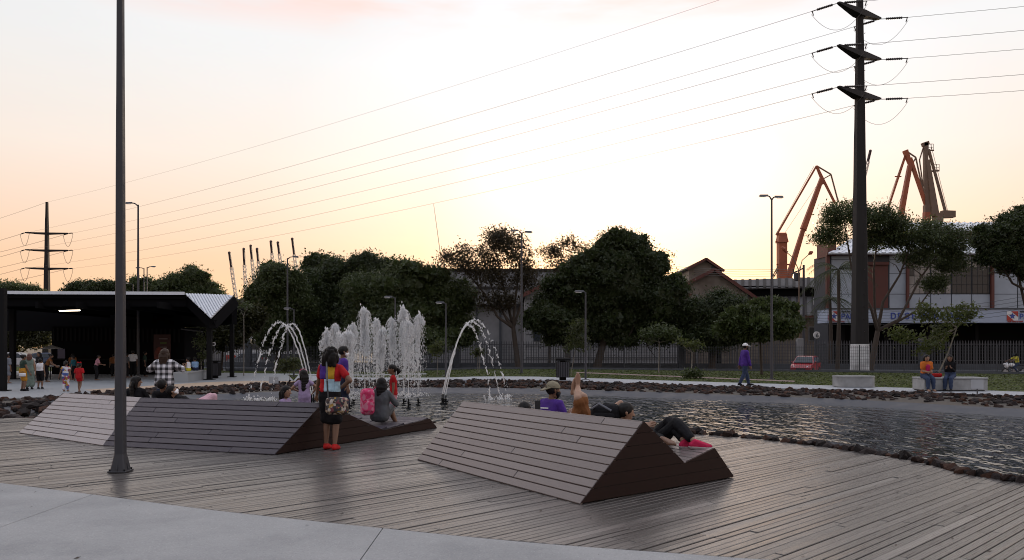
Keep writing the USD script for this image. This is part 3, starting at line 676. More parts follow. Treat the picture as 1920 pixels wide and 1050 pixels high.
part(T, 'upper_wall', upright(rect(1650, 428, 2120, 455, Y + 5), Y + 5, 4), M['trim_red'], world=True)
a, b, c, d = Q(1640, 431, Y + 4.4), Q(2124, 431, Y + 4.4), Q(2120, 416, Y + 9), Q(1655, 418, Y + 9)
rp = part(T, 'upper_roof', slabroof(a, b, c, d), M['roof_white'], world=True); part(rp, 'sheet_rib', corrugated(a, b, c, d, .75, .09), M['roof_white'], world=True)
part(T, 'end_tower', upright(rect(1552, 453, 1568, 480, Y - .1), Y - .1, 3), M['trim_red'], world=True)
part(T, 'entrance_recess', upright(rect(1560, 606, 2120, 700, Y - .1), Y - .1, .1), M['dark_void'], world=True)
YS = Y - 3
part(T, 'sign_board', upright(rect(1551, 580, 2124, 605, YS), YS, 2.6), M['sign_pale'], world=True)
part(T, 'sign_edge', upright(rect(1551, 577.5, 2124, 580, YS - .05), YS - .05, 2.6), M['kerb'], world=True)
def letters(px, py, hpx, s, m, Yl, par, bold=True):
    t = meshkit.text_mesh(s, hpx * Yl / FPX, .03, bold); v = np.array(t.vertices); v = np.c_[v[:, 0], -v[:, 2], v[:, 1]]
    part(par, 'lettering', (v + Q(px, py, Yl - .01), t.faces), M[m], world=True)
for k, ch in enumerate('DESEMBARQUE'): letters(1669 + 13.2 * k, 598, 11.5, ch, 'sign_blue', YS, T)
for px in (1553.5, 1888):
    lg = part(T, 'emblem', upright(rect(px, 583.5, px + 21, 601, YS - .02), YS - .02, .02), M['sign_white'], world=True)
    part(lg, 'red_band', upright(wallpoly([(px, 583.5), (px + 7, 583.5), (px + 21, 594), (px + 21, 601)] if False else [(px + 8, 583.5), (px + 21, 583.5), (px + 21, 594)], YS - .04), YS - .04, .02), M['sign_red'], world=True)
    part(lg, 'red_band', upright(wallpoly([(px, 590), (px, 601), (px + 13, 601)], YS - .04), YS - .04, .02), M['sign_red'], world=True)
    star = [(px + 10.5 + (6.2 if i % 2 == 0 else 2.6) * math.sin(i * math.pi / 5), 592.6 - (6.2 if i % 2 == 0 else 2.6) * math.cos(i * math.pi / 5)) for i in range(10)]
    part(lg, 'star', upright(wallpoly(star, YS - .06), YS - .06, .02), M['sign_blue'], world=True)
    letters(px + 24, 585.5, 2.6, 'GOVERNO DO', 'sign_black', YS, T)
    letters(px + 23, 597.5, 9.2, 'PARÁ', 'sign_blue', YS, T)
    letters(px + 1, 604, 2.3, 'POR TODO O PARÁ', 'sign_red', YS, T)
for px in (1580, 1660, 1740, 1830, 1935):
    part(T, 'canopy_post', MB().beam(Q(px, 706, YS + 2)*[1,1,0]+[0,0,-.4], Q(px, 605, YS + 2), .35, .35), M['black_steel'], world=True)

# the pavilion
YA, YB, YC = 45.4, 46.4, 44.6
A0, A, B, C = Q(-260, 548, 42), Q(347, 551, YA), Q(437, 554, YB), Q(395, 597, YC)
T = thing('pavilion', 'black open pavilion on the left with a folded white roof corner', 'pavilion', (-22, 46, ZP))
bk1 = np.array([-2, 16, 0])
part(T, 'roof', m3.Manifold.hull_points(np.array([p + [0, 0, z] for p in (A0, A, A + bk1, A0 + bk1) for z in (-.28, -.06)])), M['soffit'], world=True)
part(T, 'roof', m3.Manifold.hull_points(np.array([p + [0, 0, z] for p in (A + [.3, .4, 0], B + [-.2, .5, 0], B + [-7.5, 14, 0], A + bk1 + [-3, 0, 0]) for z in (-.3, -.08)])), M['soffit'], world=True)
part(T, 'roof_edge', MB().beam(A0 + [0, -.08, .02], A + [0, -.08, .02], .16, .17), M['roof_white'], world=True)
part(T, 'fascia', MB().beam(A0 + [0, .25, -.4], A + [0, .25, -.4], .2, .62), M['soffit'], world=True)
tri = part(T, 'corrugated_panel', m3.Manifold.hull_points(np.array([p + [0, dy, 0] for p in (A, B, C) for dy in (0, .12)])), M['roof_white'], world=True)
mb = MB(); nn = unit(np.cross(B - A, C - A)); nn = nn if nn[1] < 0 else -nn
dirc = unit((C - A) * .75 + (C - B) * .25)
for i in range(17):
    p = A + (B - A) * (i + .5) / 17
    # clip the rib at the panel's lower edges
    best = 0
    for e0_, e1_ in ((A, C), (C, B)):
        M2 = np.stack([dirc, -(e1_ - e0_)], 1); s_, *_ = np.linalg.lstsq(M2, e0_ - p, rcond=None)
        if s_[0] > 0.05 and -.01 <= s_[1] <= 1.01: best = max(best, s_[0])
    if best > .1: part(tri, 'rib', MB().beam(p + nn * .03, p + dirc * best * .985 + nn * .03, .09, .06, up=nn), M['roof_white'], world=True)
part(T, 'fold_beam', MB().beam(A + [0, .35, -.3], C + [0, .35, -.3], .25, .6).beam(C + [0, .35, -.3], B + [0, .35, -.3], .25, .6), M['soffit'], world=True)
part(T, 'valley_beam', MB().beam(C + [0, .3, -.3], C + [-8, 14, .6], .35, .5), M['soffit'], world=True)
for (px, py, z1, w) in ((5, 733, 4.1, .24), (393, 712, 3.05, .26), (435, 707, 4.6, .22), (24, 711, 4.1, .26)):
    g = G(px, py, ZP); cl = part(T, 'column', MB().beam(g, [g[0], g[1], z1], w, w), M['black_steel'], world=True)
    part(cl, 'base_plate', MB().box(g + [0, 0, .02], (w * 2, w * 2, .04)), M['black_steel'], world=True)
part(T, 'rear_beam', MB().beam([-60, 60, 3.6], [-25.2, 60, 3.6], .3, 1.6).beam([-25.2, 60, 3.75], B + [-.2, .8, -.95], .3, 1.4), M['soffit'], world=True)
for k in range(5):
    x = -28 + k * 2.2; part(T, 'rafter', MB().beam([x, 43.4, 3.9], [x - 1.2, 58, 3.9], .14, .35), M['soffit'], world=True)
T = thing('tube_lamp', 'lit fluorescent tube lamp under the pavilion roof', 'lamp', Q(130, 582, 44.5))
part(T, 'tube', MB().path([Q(111, 582.5, 44.5), Q(150, 582, 44.5)], .035, 8), M['tube_light'], world=True)
part(T, 'housing', MB().beam(Q(110, 580.4, 44.5), Q(151, 579.9, 44.5), .09, .06), M['black_steel'], world=True)
part(T, 'hanger', MB().tube(Q(118, 580, 44.5), Q(116, 566, 44.5), .012).tube(Q(143, 580, 44.5), Q(145, 566, 44.5), .012), M['black_steel'], world=True)
def kiosk(label, px0, px1, pt, Yk, dep):
    T = thing('kiosk', label, 'kiosk', Q((px0 + px1) / 2, 700, Yk) * [1, 1, 0] + [0, 0, ZP])
    x0, x1, z1 = Q(px0, pt, Yk)[0], Q(px1, pt, Yk)[0], Q(px0, pt, Yk)[2]
    part(T, 'body', MB().box(((x0 + x1) / 2, Yk + dep / 2, (z1 + ZP) / 2), (x1 - x0, dep, z1 - ZP)), M['soffit'], world=True)
    mb = MB()
    for i in range(int((x1 - x0) / .3)): mb.box((x0 + .15 + i * .3, Yk - .03, z1 - .55), (.12, .06, .9))
    part(T, 'corrugation', mb, M['black_steel'], world=True)
    part(T, 'counter', MB().box(((x0 + x1) / 2, Yk - .25, ZP + 1.0), (x1 - x0, .5, .08)), M['black_steel'], world=True)
    return T
kiosk('black container kiosk in the middle of the pavilion', 97, 226, 612, 55, 5)
K2 = kiosk('black container kiosk with the food banner, right end of the pavilion', 240, 346, 614, 54, 3.4)
bn = solo('banner', upright(rect(288, 627, 320, 690, 53.85), 53.85, .02), mat('banner_red', (.045, .012, .012), .6), 'dark red food banner hung on the right kiosk', 'banner')
bn_path = bn.path
part(K2, 'awning_bar', MB().beam(Q(340, 617, 52), Q(379, 622, 51), .1, .08), M['kerb'], world=True)
for k, (w, y) in enumerate(((16, 634), (12, 642), (14, 650))): part(K2, 'banner_line', upright(rect(306 - w / 2, y, 306 + w / 2, y + 2.2, 53.8), 53.8, .02), mat(f'banner_text_{"abc"[k]}', (.16, .12, .12) if k != 1 else (.08, .14, .02), .6), world=True)
part(K2, 'banner_picture', MB().ball(Q(298, 668, 53.75), .42, 2, (.75, .08, 1.5)), mat('banner_picture', (.16, .03, .02), .6, var=.6, scale=9), world=True)
T = thing('parasol', 'small cream market parasol at the left kiosk', 'parasol', G(94, 708, ZP))
g = G(94, 708, ZP); top = Q(97, 647, g[1])
part(T, 'canopy', MB().lathe([(.02, top[2]), (.62, top[2] - .2), (.60, top[2] - .24), (.02, top[2] - .06)], (top[0], top[1], 0), 8), M['concrete_pale'], world=True)
part(T, 'pole', MB().tube(g, top + [0, 0, -.05], .03), M['lamp_steel'], world=True)
solo('poster', upright(rect(108, 654, 122, 672, 54.9), 54.9, .02), mat('poster_lilac', (.12, .11, .17), .7), 'pale lilac poster on the middle kiosk', 'poster')
for lb, (x0, y0, x1, y1), zt in (('low grey concrete wall seat at the right end of the pavilion', (331, 717, 371, 709), .45), ):
    a, b = G(331, 718, ZP), G(371, 711, ZP); h = .47
    T = thing('wall_seat', lb, 'bench', a); part(T, 'block', MB().beam(a + [0, .4, h / 2], b + [0, .4, h / 2], .8, h), M['plaza_grey'], world=True)
    part(T, 'coping', MB().beam(a + [0, .4, h + .03], b + [0, .4, h + .03], .86, .06), M['concrete_pale'], world=True)

# ------------------------------------------------------------------ fences
T = thing('mesh_fence', 'dark wire mesh park fence with slim posts on a low kerb wall', 'fence', (4, 58, 0))
L = LineString(fence_line[:-1]); n = int(L.length / 2.5)
fp = [np.array(L.interpolate(i / n, normalized=True).coords[0]) for i in range(n + 1)]
for i, p in enumerate(fp):
    zl = float(zland(p[0], 0)); part(T, 'post', MB().tube([p[0], p[1], zl], [p[0], p[1], 1.74], .032, n=6), M['fence_grey'], world=True)
for i in range(n):
    a, b = np.r_[fp[i], 0], np.r_[fp[i + 1], 0]; za, zb = float(zland(a[0], 0)), float(zland(b[0], 0))
    part(T, 'kerb_wall', MB().beam(a + [0, 0, za + .03], b + [0, 0, zb + .03], .14, .20), M['kerb'], world=True)
    mb = MB()
    for k in range(1, 22): q = a + (b - a) * k / 22; mb.beam(q + [0, 0, za + .16], q + [0, 0, 1.68], .014, .014, up=(0, 1, 0))
    for z in np.arange(.2, 1.7, .2): mb.beam(a + [0, 0, z], b + [0, 0, z], .014, .014)
    part(T, 'mesh_panel', mb, M['fence_grey'], world=True)
T = thing('picket_fence', 'grey steel picket fence with square piers along the far pavement', 'fence', (0, 74, ROAD))
L = LineString([(-36, 79.5), (0, 74.6), (40, 69.6), (60, 67.4)]); n = int(L.length / 3.4); fp = [np.array(L.interpolate(i / n, normalized=True).coords[0]) for i in range(n + 1)]
for i in range(n):
    a, b = np.r_[fp[i], 0], np.r_[fp[i + 1], 0]; z0 = ROAD + .12
    part(T, 'base_wall', MB().beam(a + [0, 0, z0 + .25], b + [0, 0, z0 + .25], .2, .5), M['kerb'], world=True)
    mb = MB(); N = 15
    for k in range(N): q = a + (b - a) * (k + .5) / N; mb.beam(q + [0, 0, z0 + .5], q + [0, 0, 2.05], .07, .03, up=(0, 1, 0)); mb.beam(q + [0, 0, 2.05], q + [0, 0, 2.2], .07, .03, up=(0, 1, 0), w1=.005, h1=.005)
    part(T, 'pickets', mb, M['picket_grey'], world=True)
    part(T, 'rail', MB().beam(a + [0, .04, z0 + .8], b + [0, .04, z0 + .8], .04, .06).beam(a + [0, .04, 1.85], b + [0, .04, 1.85], .04, .06), M['picket_grey'], world=True)
    if i % 3 == 0: part(T, 'pier', MB().box((a[0], a[1], 1.0), (.55, .45, 2.75), bev=.03), M['kerb' if i % 2 else 'wall_white'], world=True)

# ------------------------------------------------------------------ the big pole on the deck
g = G(226, 884.5); T = thing('lamp_pole', 'tall dark tapered steel pole with gusseted foot standing on the deck', 'pole', g)
def sqpole(z0, z1, w0, w1, c, bev=.2):
    P = []
    for z, w in ((z0, w0), (z1, w1)):
        h, k = w / 2, w / 2 * (1 - bev)
        for x, y in ((h, k), (k, h), (-k, h), (-h, k), (-h, -k), (-k, -h), (k, -h), (h, -k)): P.append((c[0] + x, c[1] + y, z))
    return m3.Manifold.hull_points(np.array(P))
part(T, 'shaft', sqpole(.01, 11.5, .118, .036, g), M['pole_steel'], world=True)
part(T, 'flared_foot', sqpole(.02, .235, .20, .119, g), M['pole_steel'], world=True)
bp = part(T, 'base_plate', MB().box(g + [0, 0, .012], (.235, .235, .022), bev=.004), M['pole_steel'], world=True)
for sx, sy in ((1, 0), (-1, 0), (0, 1), (0, -1)):
    d = np.array([sx, sy, 0.]); w = np.array([-sy, sx, 0.]) * .006
    V = [g + d * .05 + [0, 0, .02], g + d * .106 + [0, 0, .02], g + d * .104 + [0, 0, .05], g + d * .057 + [0, 0, .21]]
    part(T, 'gusset', m3.Manifold.hull_points(np.array([p + s * w for p in V for s in (-1, 1)])), M['pole_steel'], world=True)
for sx in (-1, 1):
    for sy in (-1, 1): part(bp, 'bolt', MB().tube(g + [sx * .095, sy * .095, .02], g + [sx * .095, sy * .095, .045], .010, n=6), M['black_steel'], world=True)
part(T, 'access_door', MB().box(g + [-.01, -.055, 1.15], (.06, .006, .42)), M['pole_steel'], world=True)

# ------------------------------------------------------------------ street lamps
def lamp(label, px, ptop, foot, arms, r=.07, group='lamp posts in the park'):
    """foot: (distance, ground height); arms: (sideways reach, rise) of each bracket"""
    Y, z0 = foot; x = (px - 960) / FPX * Y; zt = Q(px, ptop, Y)[2]
    T = thing('lamp_post', label, 'lamp post', (x, Y, z0), group=group)
    part(T, 'pole', MB().path([(x, Y, z0), (x, Y, zt)], [r, r * .6], 8), M['lamp_steel'], world=True)
    part(T, 'base_plate', MB().box((x, Y, z0 + .015), (.34, .34, .03)), M['lamp_steel'], world=True)
    for dx, dz in arms:
        s = np.sign(dx); e = np.array([x + dx, Y - .1, zt + dz])
        part(T, 'arm', MB().path([(x, Y, zt - .08), (x + dx * .5, Y - .05, zt + dz * .7), e], [r * .55, r * .45, r * .4], 6), M['lamp_steel'], world=True)
        hd = part(T, 'lamp_head', MB().add(m3.Manifold.hull_points(np.array([e + [s * a * .7, b * .8, c] for a, b, c in ((-.05, -.07, -.04), (-.05, .07, -.04), (-.05, 0, .06), (.55, -.14, -.03), (.55, .14, -.03), (.5, 0, .06), (.62, 0, -.02))]))), M['lamp_steel'], world=True)
        part(hd, 'lens', MB().box(e + [s * .22, 0, -.05], (.28, .15, .03)), M['lamp_lens'], world=True)
lamp('tall double headed lamp post left of the walking man', 1447, 372, (40, 0), [(-.25, .12), (.15, .06)], .075)
lamp('double headed lamp post rising through the sparse tree', 978, 436, (49, 0), [(-.28, .12), (.25, .02)], .075)
lamp('single arm lamp post beside the litter bin', 1098, 548, (39.4, 0), [(-.14, .04)], .055)
lamp('single arm lamp post left of the right fountain arc', 836, 569, (44, 0), [(-.14, .04)], .055)
lamp('single arm lamp post behind the fountain jets', 741, 558, (45, 0), [(-.2, .03)], .06)
lamp('short lamp post behind the left fountain arcs', 551, 580, (50, zland(-14, 0)), [(-.2, .06)], .06)
lamp('tall single arm lamp post in front of the rounded trees on the left', 539, 484, (60, -.25), [(.45, .1)], .08)
lamp('tall lamp post close beside the big pole, arm to the left', 259, 384, (50, ZP), [(-.35, .1)], .09)
lamp('left one of two far lamp posts above the pavilion roof', 270, 503, (82, ROAD), [(-.4, .05)], .09)
lamp('right one of two far lamp posts above the pavilion roof', 276, 501, (80, ROAD), [(.5, .05)], .09)
lamp('small far lamp post before the dark tree above the pavilion roof', 249, 533, (85, ROAD), [(-.4, .1)], .07)
# the two-arm road light and the utility pole by the terminal
Y = 76; x = Q(1498, 700, Y)[0]
T = thing('road_light', 'rusty road light with two curved arms and egg shaped heads', 'street light', (x, Y, ROAD))
part(T, 'pole', MB().path([(x, Y, ROAD), Q(1498, 530, Y)], [.09, .06], 8), M['crane_grey'], world=True)
for e, c in (((1471, 470), (1487, 483)), ((1519, 475), (1504, 488))):
    part(T, 'arm', MB().path([Q(1498, 531, Y), Q(1497 if e[0] < 1498 else 1500, 505, Y), Q(*c, Y), Q(*e, Y)], [.05, .045, .04, .04], 6), M['crane_grey'], world=True)
    s = 1 if e[0] > 1498 else -1
    hd = part(T, 'lamp_head', MB().path([Q(e[0] - s * 3, e[1] + (2 if s > 0 else 4), Y), Q(e[0] + s * 1, e[1] - 1 + (0 if s > 0 else -2), Y), Q(e[0] + s * 5, e[1] - 3 if s > 0 else e[1] - 7, Y)], [.07, .2, .08], 8), M['crane_orange'], world=True)
x2 = Q(1507, 700, 77)[0]
T = thing('utility_pole', 'concrete utility pole with crossarm beside the road light', 'pole', (x2, 77, ROAD))
part(T, 'shaft', MB().path([(x2, 77, ROAD), Q(1507, 497, 77)], [.16, .11], 8), M['lamp_steel'], world=True)
part(T, 'crossarm', MB().beam(Q(1484, 514, 77), Q(1508, 502, 77), .1, .12), M['lamp_steel'], world=True)
part(T, 'transformer', MB().lathe([(.05, 0), (.28, .05), (.28, .75), (.05, .8)], Q(1494, 527, 76.6)), M['lamp_steel'], world=True)
part(T, 'insulator', MB().tube(Q(1488, 512, 77), Q(1488, 505, 77), .05).tube(Q(1500, 507, 77), Q(1500, 500, 77), .05), M['insulator'], world=True)

# ------------------------------------------------------------------ pylons and their lines
def pylon(label, c, ztop, armz, half, w0, w1, painted=None):
    T = thing('power_pylon', label, 'pylon', c)
    part(T, 'mast', sqpole(c[2], ztop, w0, w1, c, .12), M['pylon_concrete'], world=True)
    if painted: part(T, 'painted_base', sqpole(c[2], painted, w0 + .02, w0 - (w0 - w1) * (painted - c[2]) / (ztop - c[2]) + .02, c, .12), M['pylon_white'], world=True)
    mb = MB()
    for z in np.arange(c[2] + 3, ztop, .8): mb.tube([c[0] + .1 * w0, c[1] - .5 * w0, z], [c[0] + .1 * w0, c[1] - .5 * w0 - .12, z], .02, n=5)
    part(T, 'step_bolt', mb, M['insulator'], world=True)
    d = unit([half[0], half[1], 0]); L = np.hypot(*half); s = np.array([-d[1], d[0], 0]); ends = []
    for z in armz:
        m = np.array([c[0], c[1], z]); P = []
        k = w1 * .75 if half[1] < 1 else .40
        for t, hh, ww, dz in ((-1, .10 * L / 2.2, .1, .02), (-.93, .14 * L / 2.2, .12, 0), (-.13, k, k * .75, -.15), (.13, k, k * .75, -.15), (.93, .14 * L / 2.2, .12, 0), (1, .10 * L / 2.2, .1, .02)):
            for a in (-1, 1):
                for b in (-1, 1): P.append(m + d * t * L + s * a * ww + [0, 0, b * hh * .5 + dz])
        part(T, 'crossarm', m3.Manifold.hull_points(np.array(P)), M['pylon_concrete'], world=True)
        ends.append((m - d * L, m + d * L))
    return T, ends
PR = np.array([Q(1612, 700, 52)[0], 52, ROAD + .1]); PL = np.array([Q(88, 700, 140)[0], 140, ROAD])
TR, ER = pylon('concrete power pylon at right with three tapered crossarms and white painted foot', PR, 27.2, [Q(0, y, 52)[2] for y in (21, 99, 175)], (1.9, 1.25), .92, .26, painted=Q(0, 645, 52)[2])
TL, EL_ = pylon('distant concrete power pylon at far left with three thin crossarms', PL, Q(0, 379, 140)[2], [Q(0, y, 140)[2] for y in (437, 469, 503)], (3.5, .5), 1.15, .36)
def catenary(a, b, sag, n=40):
    t = np.linspace(0, 1, n)[:, None]; p = np.asarray(a) * (1 - t) + np.asarray(b) * t; p[:, 2] -= 4 * sag * (t * (1 - t))[:, 0]; return p
def cable(a, b, sag, r, label, group): solo('power_cable', MB().path(catenary(a, b, sag), r, 5), M['wire'], label, 'cable', group)
nextR = np.array([7.1, -2.15, .12])
which = ('upper', 'middle', 'lower')
for T, E, da, db, r, nm in ((TR, ER, unit(PL - PR), unit(nextR), .09, 'right'), (TL, EL_, unit(PR - PL), unit([-1, .75, 0]), .10, 'far left')):
    for i, pair in enumerate(E):
        for j, e in enumerate(pair):
            tips = []
            for dvec in (da, db):
                d = unit(dvec * [1, 1, 0] + [0, 0, -.05]); a = e + d * .35; b = e + d * (1.35 if T is TR else 1.6)
                mb = MB().tube(e, a, .022); 
                part(T, 'hanger', mb, M['insulator'], world=True)
                prof = []; N = 9
                part(T, 'insulator', MB().path([a + (b - a) * k / (2 * N) for k in range(2 * N + 1)], [r if k % 2 else r * .55 for k in range(2 * N + 1)], 8), M['insulator'], world=True)
                tips.append(b + d * .35); part(T, 'clamp', MB().tube(b, b + d * .35, .03).tube(b + d * .3, b + d * .22 + [0, 0, -.3], .035), M['insulator'], world=True)
            mid = (tips[0] + tips[1]) / 2; part(T, 'jumper_wire', MB().path(catenary(tips[0] + [0, 0, -.2], tips[1] + [0, 0, -.2], 1.3 if T is TR else 2.0, 16), .012 if T is TR else .035, 5), M['wire'], world=True)
            pair_tips = tips
            E[i] = tuple(E[i]) if not isinstance(E[i], tuple) else E[i]
            globals().setdefault('TIPS', {})[(nm, i, j)] = tips
for i in range(3):
    for j in range(2):
        a = TIPS[('right', i, j)]; b = TIPS[('far left', i, j)]; side = ('front', 'rear')[j]
        cable(a[0], b[0], .9 + .15 * i, .013, f'{which[i]} {side} power cable crossing the sky between the two pylons', 'cables between the pylons')
        cable(a[1], a[1] + nextR * 9, .6, .013, f'{which[i]} {side} power cable leaving the right pylon to the right', 'cables right of the right pylon')
        cable(b[1], b[1] + np.array([-110, 70, -1.0]), 2.5, .03, f'{which[i]} {side} power cable leaving the distant pylon to the left', 'cables left of the distant pylon')
cable(PR + [0, 0, 27.2 - PR[2]], PL + [0, 0, Q(0, 379, 140)[2] - PL[2]], 1.0, .010, 'thin topmost earth wire between the two pylons', None)
cable(PL + [0, 0, Q(0, 379, 140)[2] - PL[2]], PL + [-110, 70, 25], 2.5, .02, 'thin earth wire leaving the distant pylon to the left', None)
for k in range(4):
    cable(Q(1180, 487 + 4 * k, 120), Q(1500, 504 + 4 * k, 77), .6, .02, f'thin street cable {("topmost", "second", "third", "lowest")[k]} of four left of the utility pole', 'street cables')
for k in range(5):
    cable(Q(1508, 585 + 5 * k, 77), Q(2000, 540 + 8 * k, 70), .8, .016, f'thin street cable across the terminal front, {("topmost", "second", "middle", "fourth", "lowest")[k]} of five', 'street cables on the terminal')

# ------------------------------------------------------------------ harbour cranes
Yc = 250
def lattice(mb, a, b, w, n, r):
    a, b = np.asarray(a, float), np.asarray(b, float); d = unit(b - a); u = unit(np.cross(d, [0, 1, 0])); v = np.cross(d, u)
    cs = [(u * x + v * y) * w / 2 for x, y in ((-1, -1), (1, -1), (1, 1), (-1, 1))]
    for c in cs: mb.beam(a + c, b + c, r, r)
    for i in range(n):
        p, q = a + (b - a) * i / n, a + (b - a) * (i + 1) / n
        for k in range(4): mb.beam(p + cs[k], q + cs[(k + 1) % 4], r * .7, r * .7)
def crane(label, pieces):
    T = thing('harbour_crane', label, 'crane', pieces[0][1][0] * [1, 1, 0] if False else Q(*pieces[0][1][0], Yc) * [1, 1, 0], group=None)
    for name, pts, w0, w1, m in pieces:
        mb = MB()
        for (p, q) in zip(pts[:-1], pts[1:]): mb.beam(Q(*p, Yc), Q(*q, Yc), w0 / 6, w0 / 6, up=(0, 1, 0), w1=w1 / 6, h1=w1 / 6)
        part(T, name, mb, M[m], world=True)
    return T
c = crane('orange luffing harbour crane left of the right pylon', [
    ('tower', [(1466, 690), (1466, 440)], 15, 15, 'crane_orange'), ('cabin', [(1466, 455), (1466, 437)], 19, 13, 'crane_orange'),
    ('boom', [(1477, 525), (1506, 430), (1541, 334)], 10, 7, 'crane_orange'), ('head', [(1545, 345), (1531, 311)], 5, 4, 'crane_orange'),
    ('jib', [(1531, 311), (1456, 441)], 3, 3, 'crane_orange'), ('fly_jib', [(1531, 312), (1566, 382)], 4, 3.5, 'crane_orange'), ('tie_bar', [(1533, 312), (1558, 327), (1571, 376)], 2.2, 2.2, 'crane_grey'),
    ('strut', [(1541, 337), (1557, 328)], 2, 2, 'crane_grey'), ('platform', [(1454, 453), (1478, 453)], 2.2, 2.2, 'crane_orange'), ('platform', [(1456, 496), (1480, 496)], 2.4, 2.4, 'crane_orange'),
    ('platform', [(1502, 432), (1512, 432)], 3, 3, 'crane_orange'), ('rope', [(1454, 440), (1526, 312)], .7, .7, 'crane_grey'), ('rope', [(1472, 436), (1530, 350)], .5, .5, 'crane_grey')])
mb = MB(); lattice(mb, Q(1449, 520, Yc), Q(1476, 470, Yc), .5, 6, .15); part(c, 'ladder', mb, M['crane_grey'], world=True)
c = crane('orange luffing crane with a bent boom between the pylon and the grey mast', [
    ('boom', [(1686, 420), (1706, 310)], 9, 7, 'crane_orange'), ('head', [(1697, 282), (1708, 312)], 8, 6, 'crane_orange'), ('fly_jib', [(1706, 296), (1737, 388)], 6, 5, 'crane_orange'),
    ('jib', [(1699, 288), (1662, 400)], 3.2, 3, 'crane_orange'), ('tie_bar', [(1702, 285), (1717, 295), (1731, 360)], 2.2, 2.2, 'crane_grey'), ('strut', [(1708, 312), (1717, 296)], 2, 2, 'crane_grey'),
    ('rope', [(1697, 288), (1658, 400)], .6, .6, 'crane_grey'), ('rope', [(1708, 330), (1676, 400)], .5, .5, 'crane_grey'), ('platform', [(1678, 331), (1690, 331)], 1.6, 1.6, 'crane_orange'), ('counterweight', [(1737, 385), (1737, 398)], 9, 9, 'crane_grey'), ('tower', [(1737, 398), (1737, 520)], 10, 14, 'crane_orange')])
c = crane('grey harbour crane with a tall tapered mast, rightmost of the cranes', [
    ('mast', [(1735, 268), (1737, 400)], 7, 7, 'crane_grey'), ('mast', [(1738, 300), (1752, 405)], 7, 13, 'crane_grey'), ('head', [(1729, 272), (1741, 268)], 7, 7, 'crane_grey'), ('strut', [(1741, 280), (1773, 398)], 4, 4, 'crane_grey'),
    ('tie_bar', [(1731, 277), (1724, 300), (1731, 350)], 1.8, 1.8, 'crane_grey'), ('platform', [(1738, 282), (1751, 282)], 2, 2, 'crane_grey'), ('platform', [(1746, 321), (1761, 320)], 3, 3, 'crane_grey'),
    ('machine_house', [(1766, 402), (1789, 402)], 14, 12, 'crane_grey'), ('tower', [(1758, 400), (1758, 520)], 14, 18, 'crane_grey'), ('rope', [(1745, 270), (1777, 396)], .6, .6, 'crane_grey')])
mb = MB(); 
for y in (270, 276, 282): mb.beam(Q(1741, y, Yc), Q(1750, y, Yc), .12, .12)
for y in (308, 314, 320): mb.beam(Q(1750, y, Yc), Q(1761, y, Yc), .12, .12)
for x, y0, y1 in ((1741, 270, 282), (1746, 270, 282), (1750, 270, 282), (1751, 308, 320), (1756, 308, 320), (1761, 308, 320)): mb.beam(Q(x, y0, Yc), Q(x, y1, Yc), .12, .12)
part(c, 'railing', mb, M['crane_grey'], world=True)
booms = [(430, 474, 443, 560), (457, 467, 462, 560), (470, 461, 478, 540), (482, 467, 490, 540), (508, 453, 514, 520), (521, 455, 530, 520), (548, 448, 560, 540), (1632, 283, 1617, 345)]
bl = ['leftmost distant crane boom tip beside the pavilion trees', 'second distant crane boom tip from the left, slim and upright', 'third distant crane boom tip from the left', 'short fourth distant crane boom tip from the left', 'fifth distant crane boom tip, taller left one of a pair', 'sixth distant crane boom tip, right one of a pair', 'rightmost and tallest distant crane boom tip left of the lamp post', 'white lattice crane jib tip peeping out right of the concrete pylon']
for (x0, y0, x1, y1), lb in zip(booms, bl):
    Yb = 300; a, b = Q(x0, y0, Yb), Q(x1, y1, Yb); m = a + (b - a) * .32; b = b + (b - a) * .8; base = b.copy()
    T = thing('crane_boom', lb, 'crane', base, group=None if x0 > 1000 else 'distant crane booms on the left')
    mb = MB(); lattice(mb, a, m, .55, 6, .22); mb.beam(a, m, .45, .45); part(T, 'boom_tip', mb, M['boom_dark'], world=True)
    mb = MB(); lattice(mb, m, b, .9, 14, .2); part(T, 'lattice', mb, M['boom_white'], world=True)
    part(T, 'pulley', MB().ball(a, .55, 1), M['boom_dark'], world=True)
solo('radio_mast', MB().path([Q(813, 382, 180), Q(829, 500, 180)], [.04, .1], 6), M['wire'], 'thin leaning wire mast above the sparse tree', 'mast')
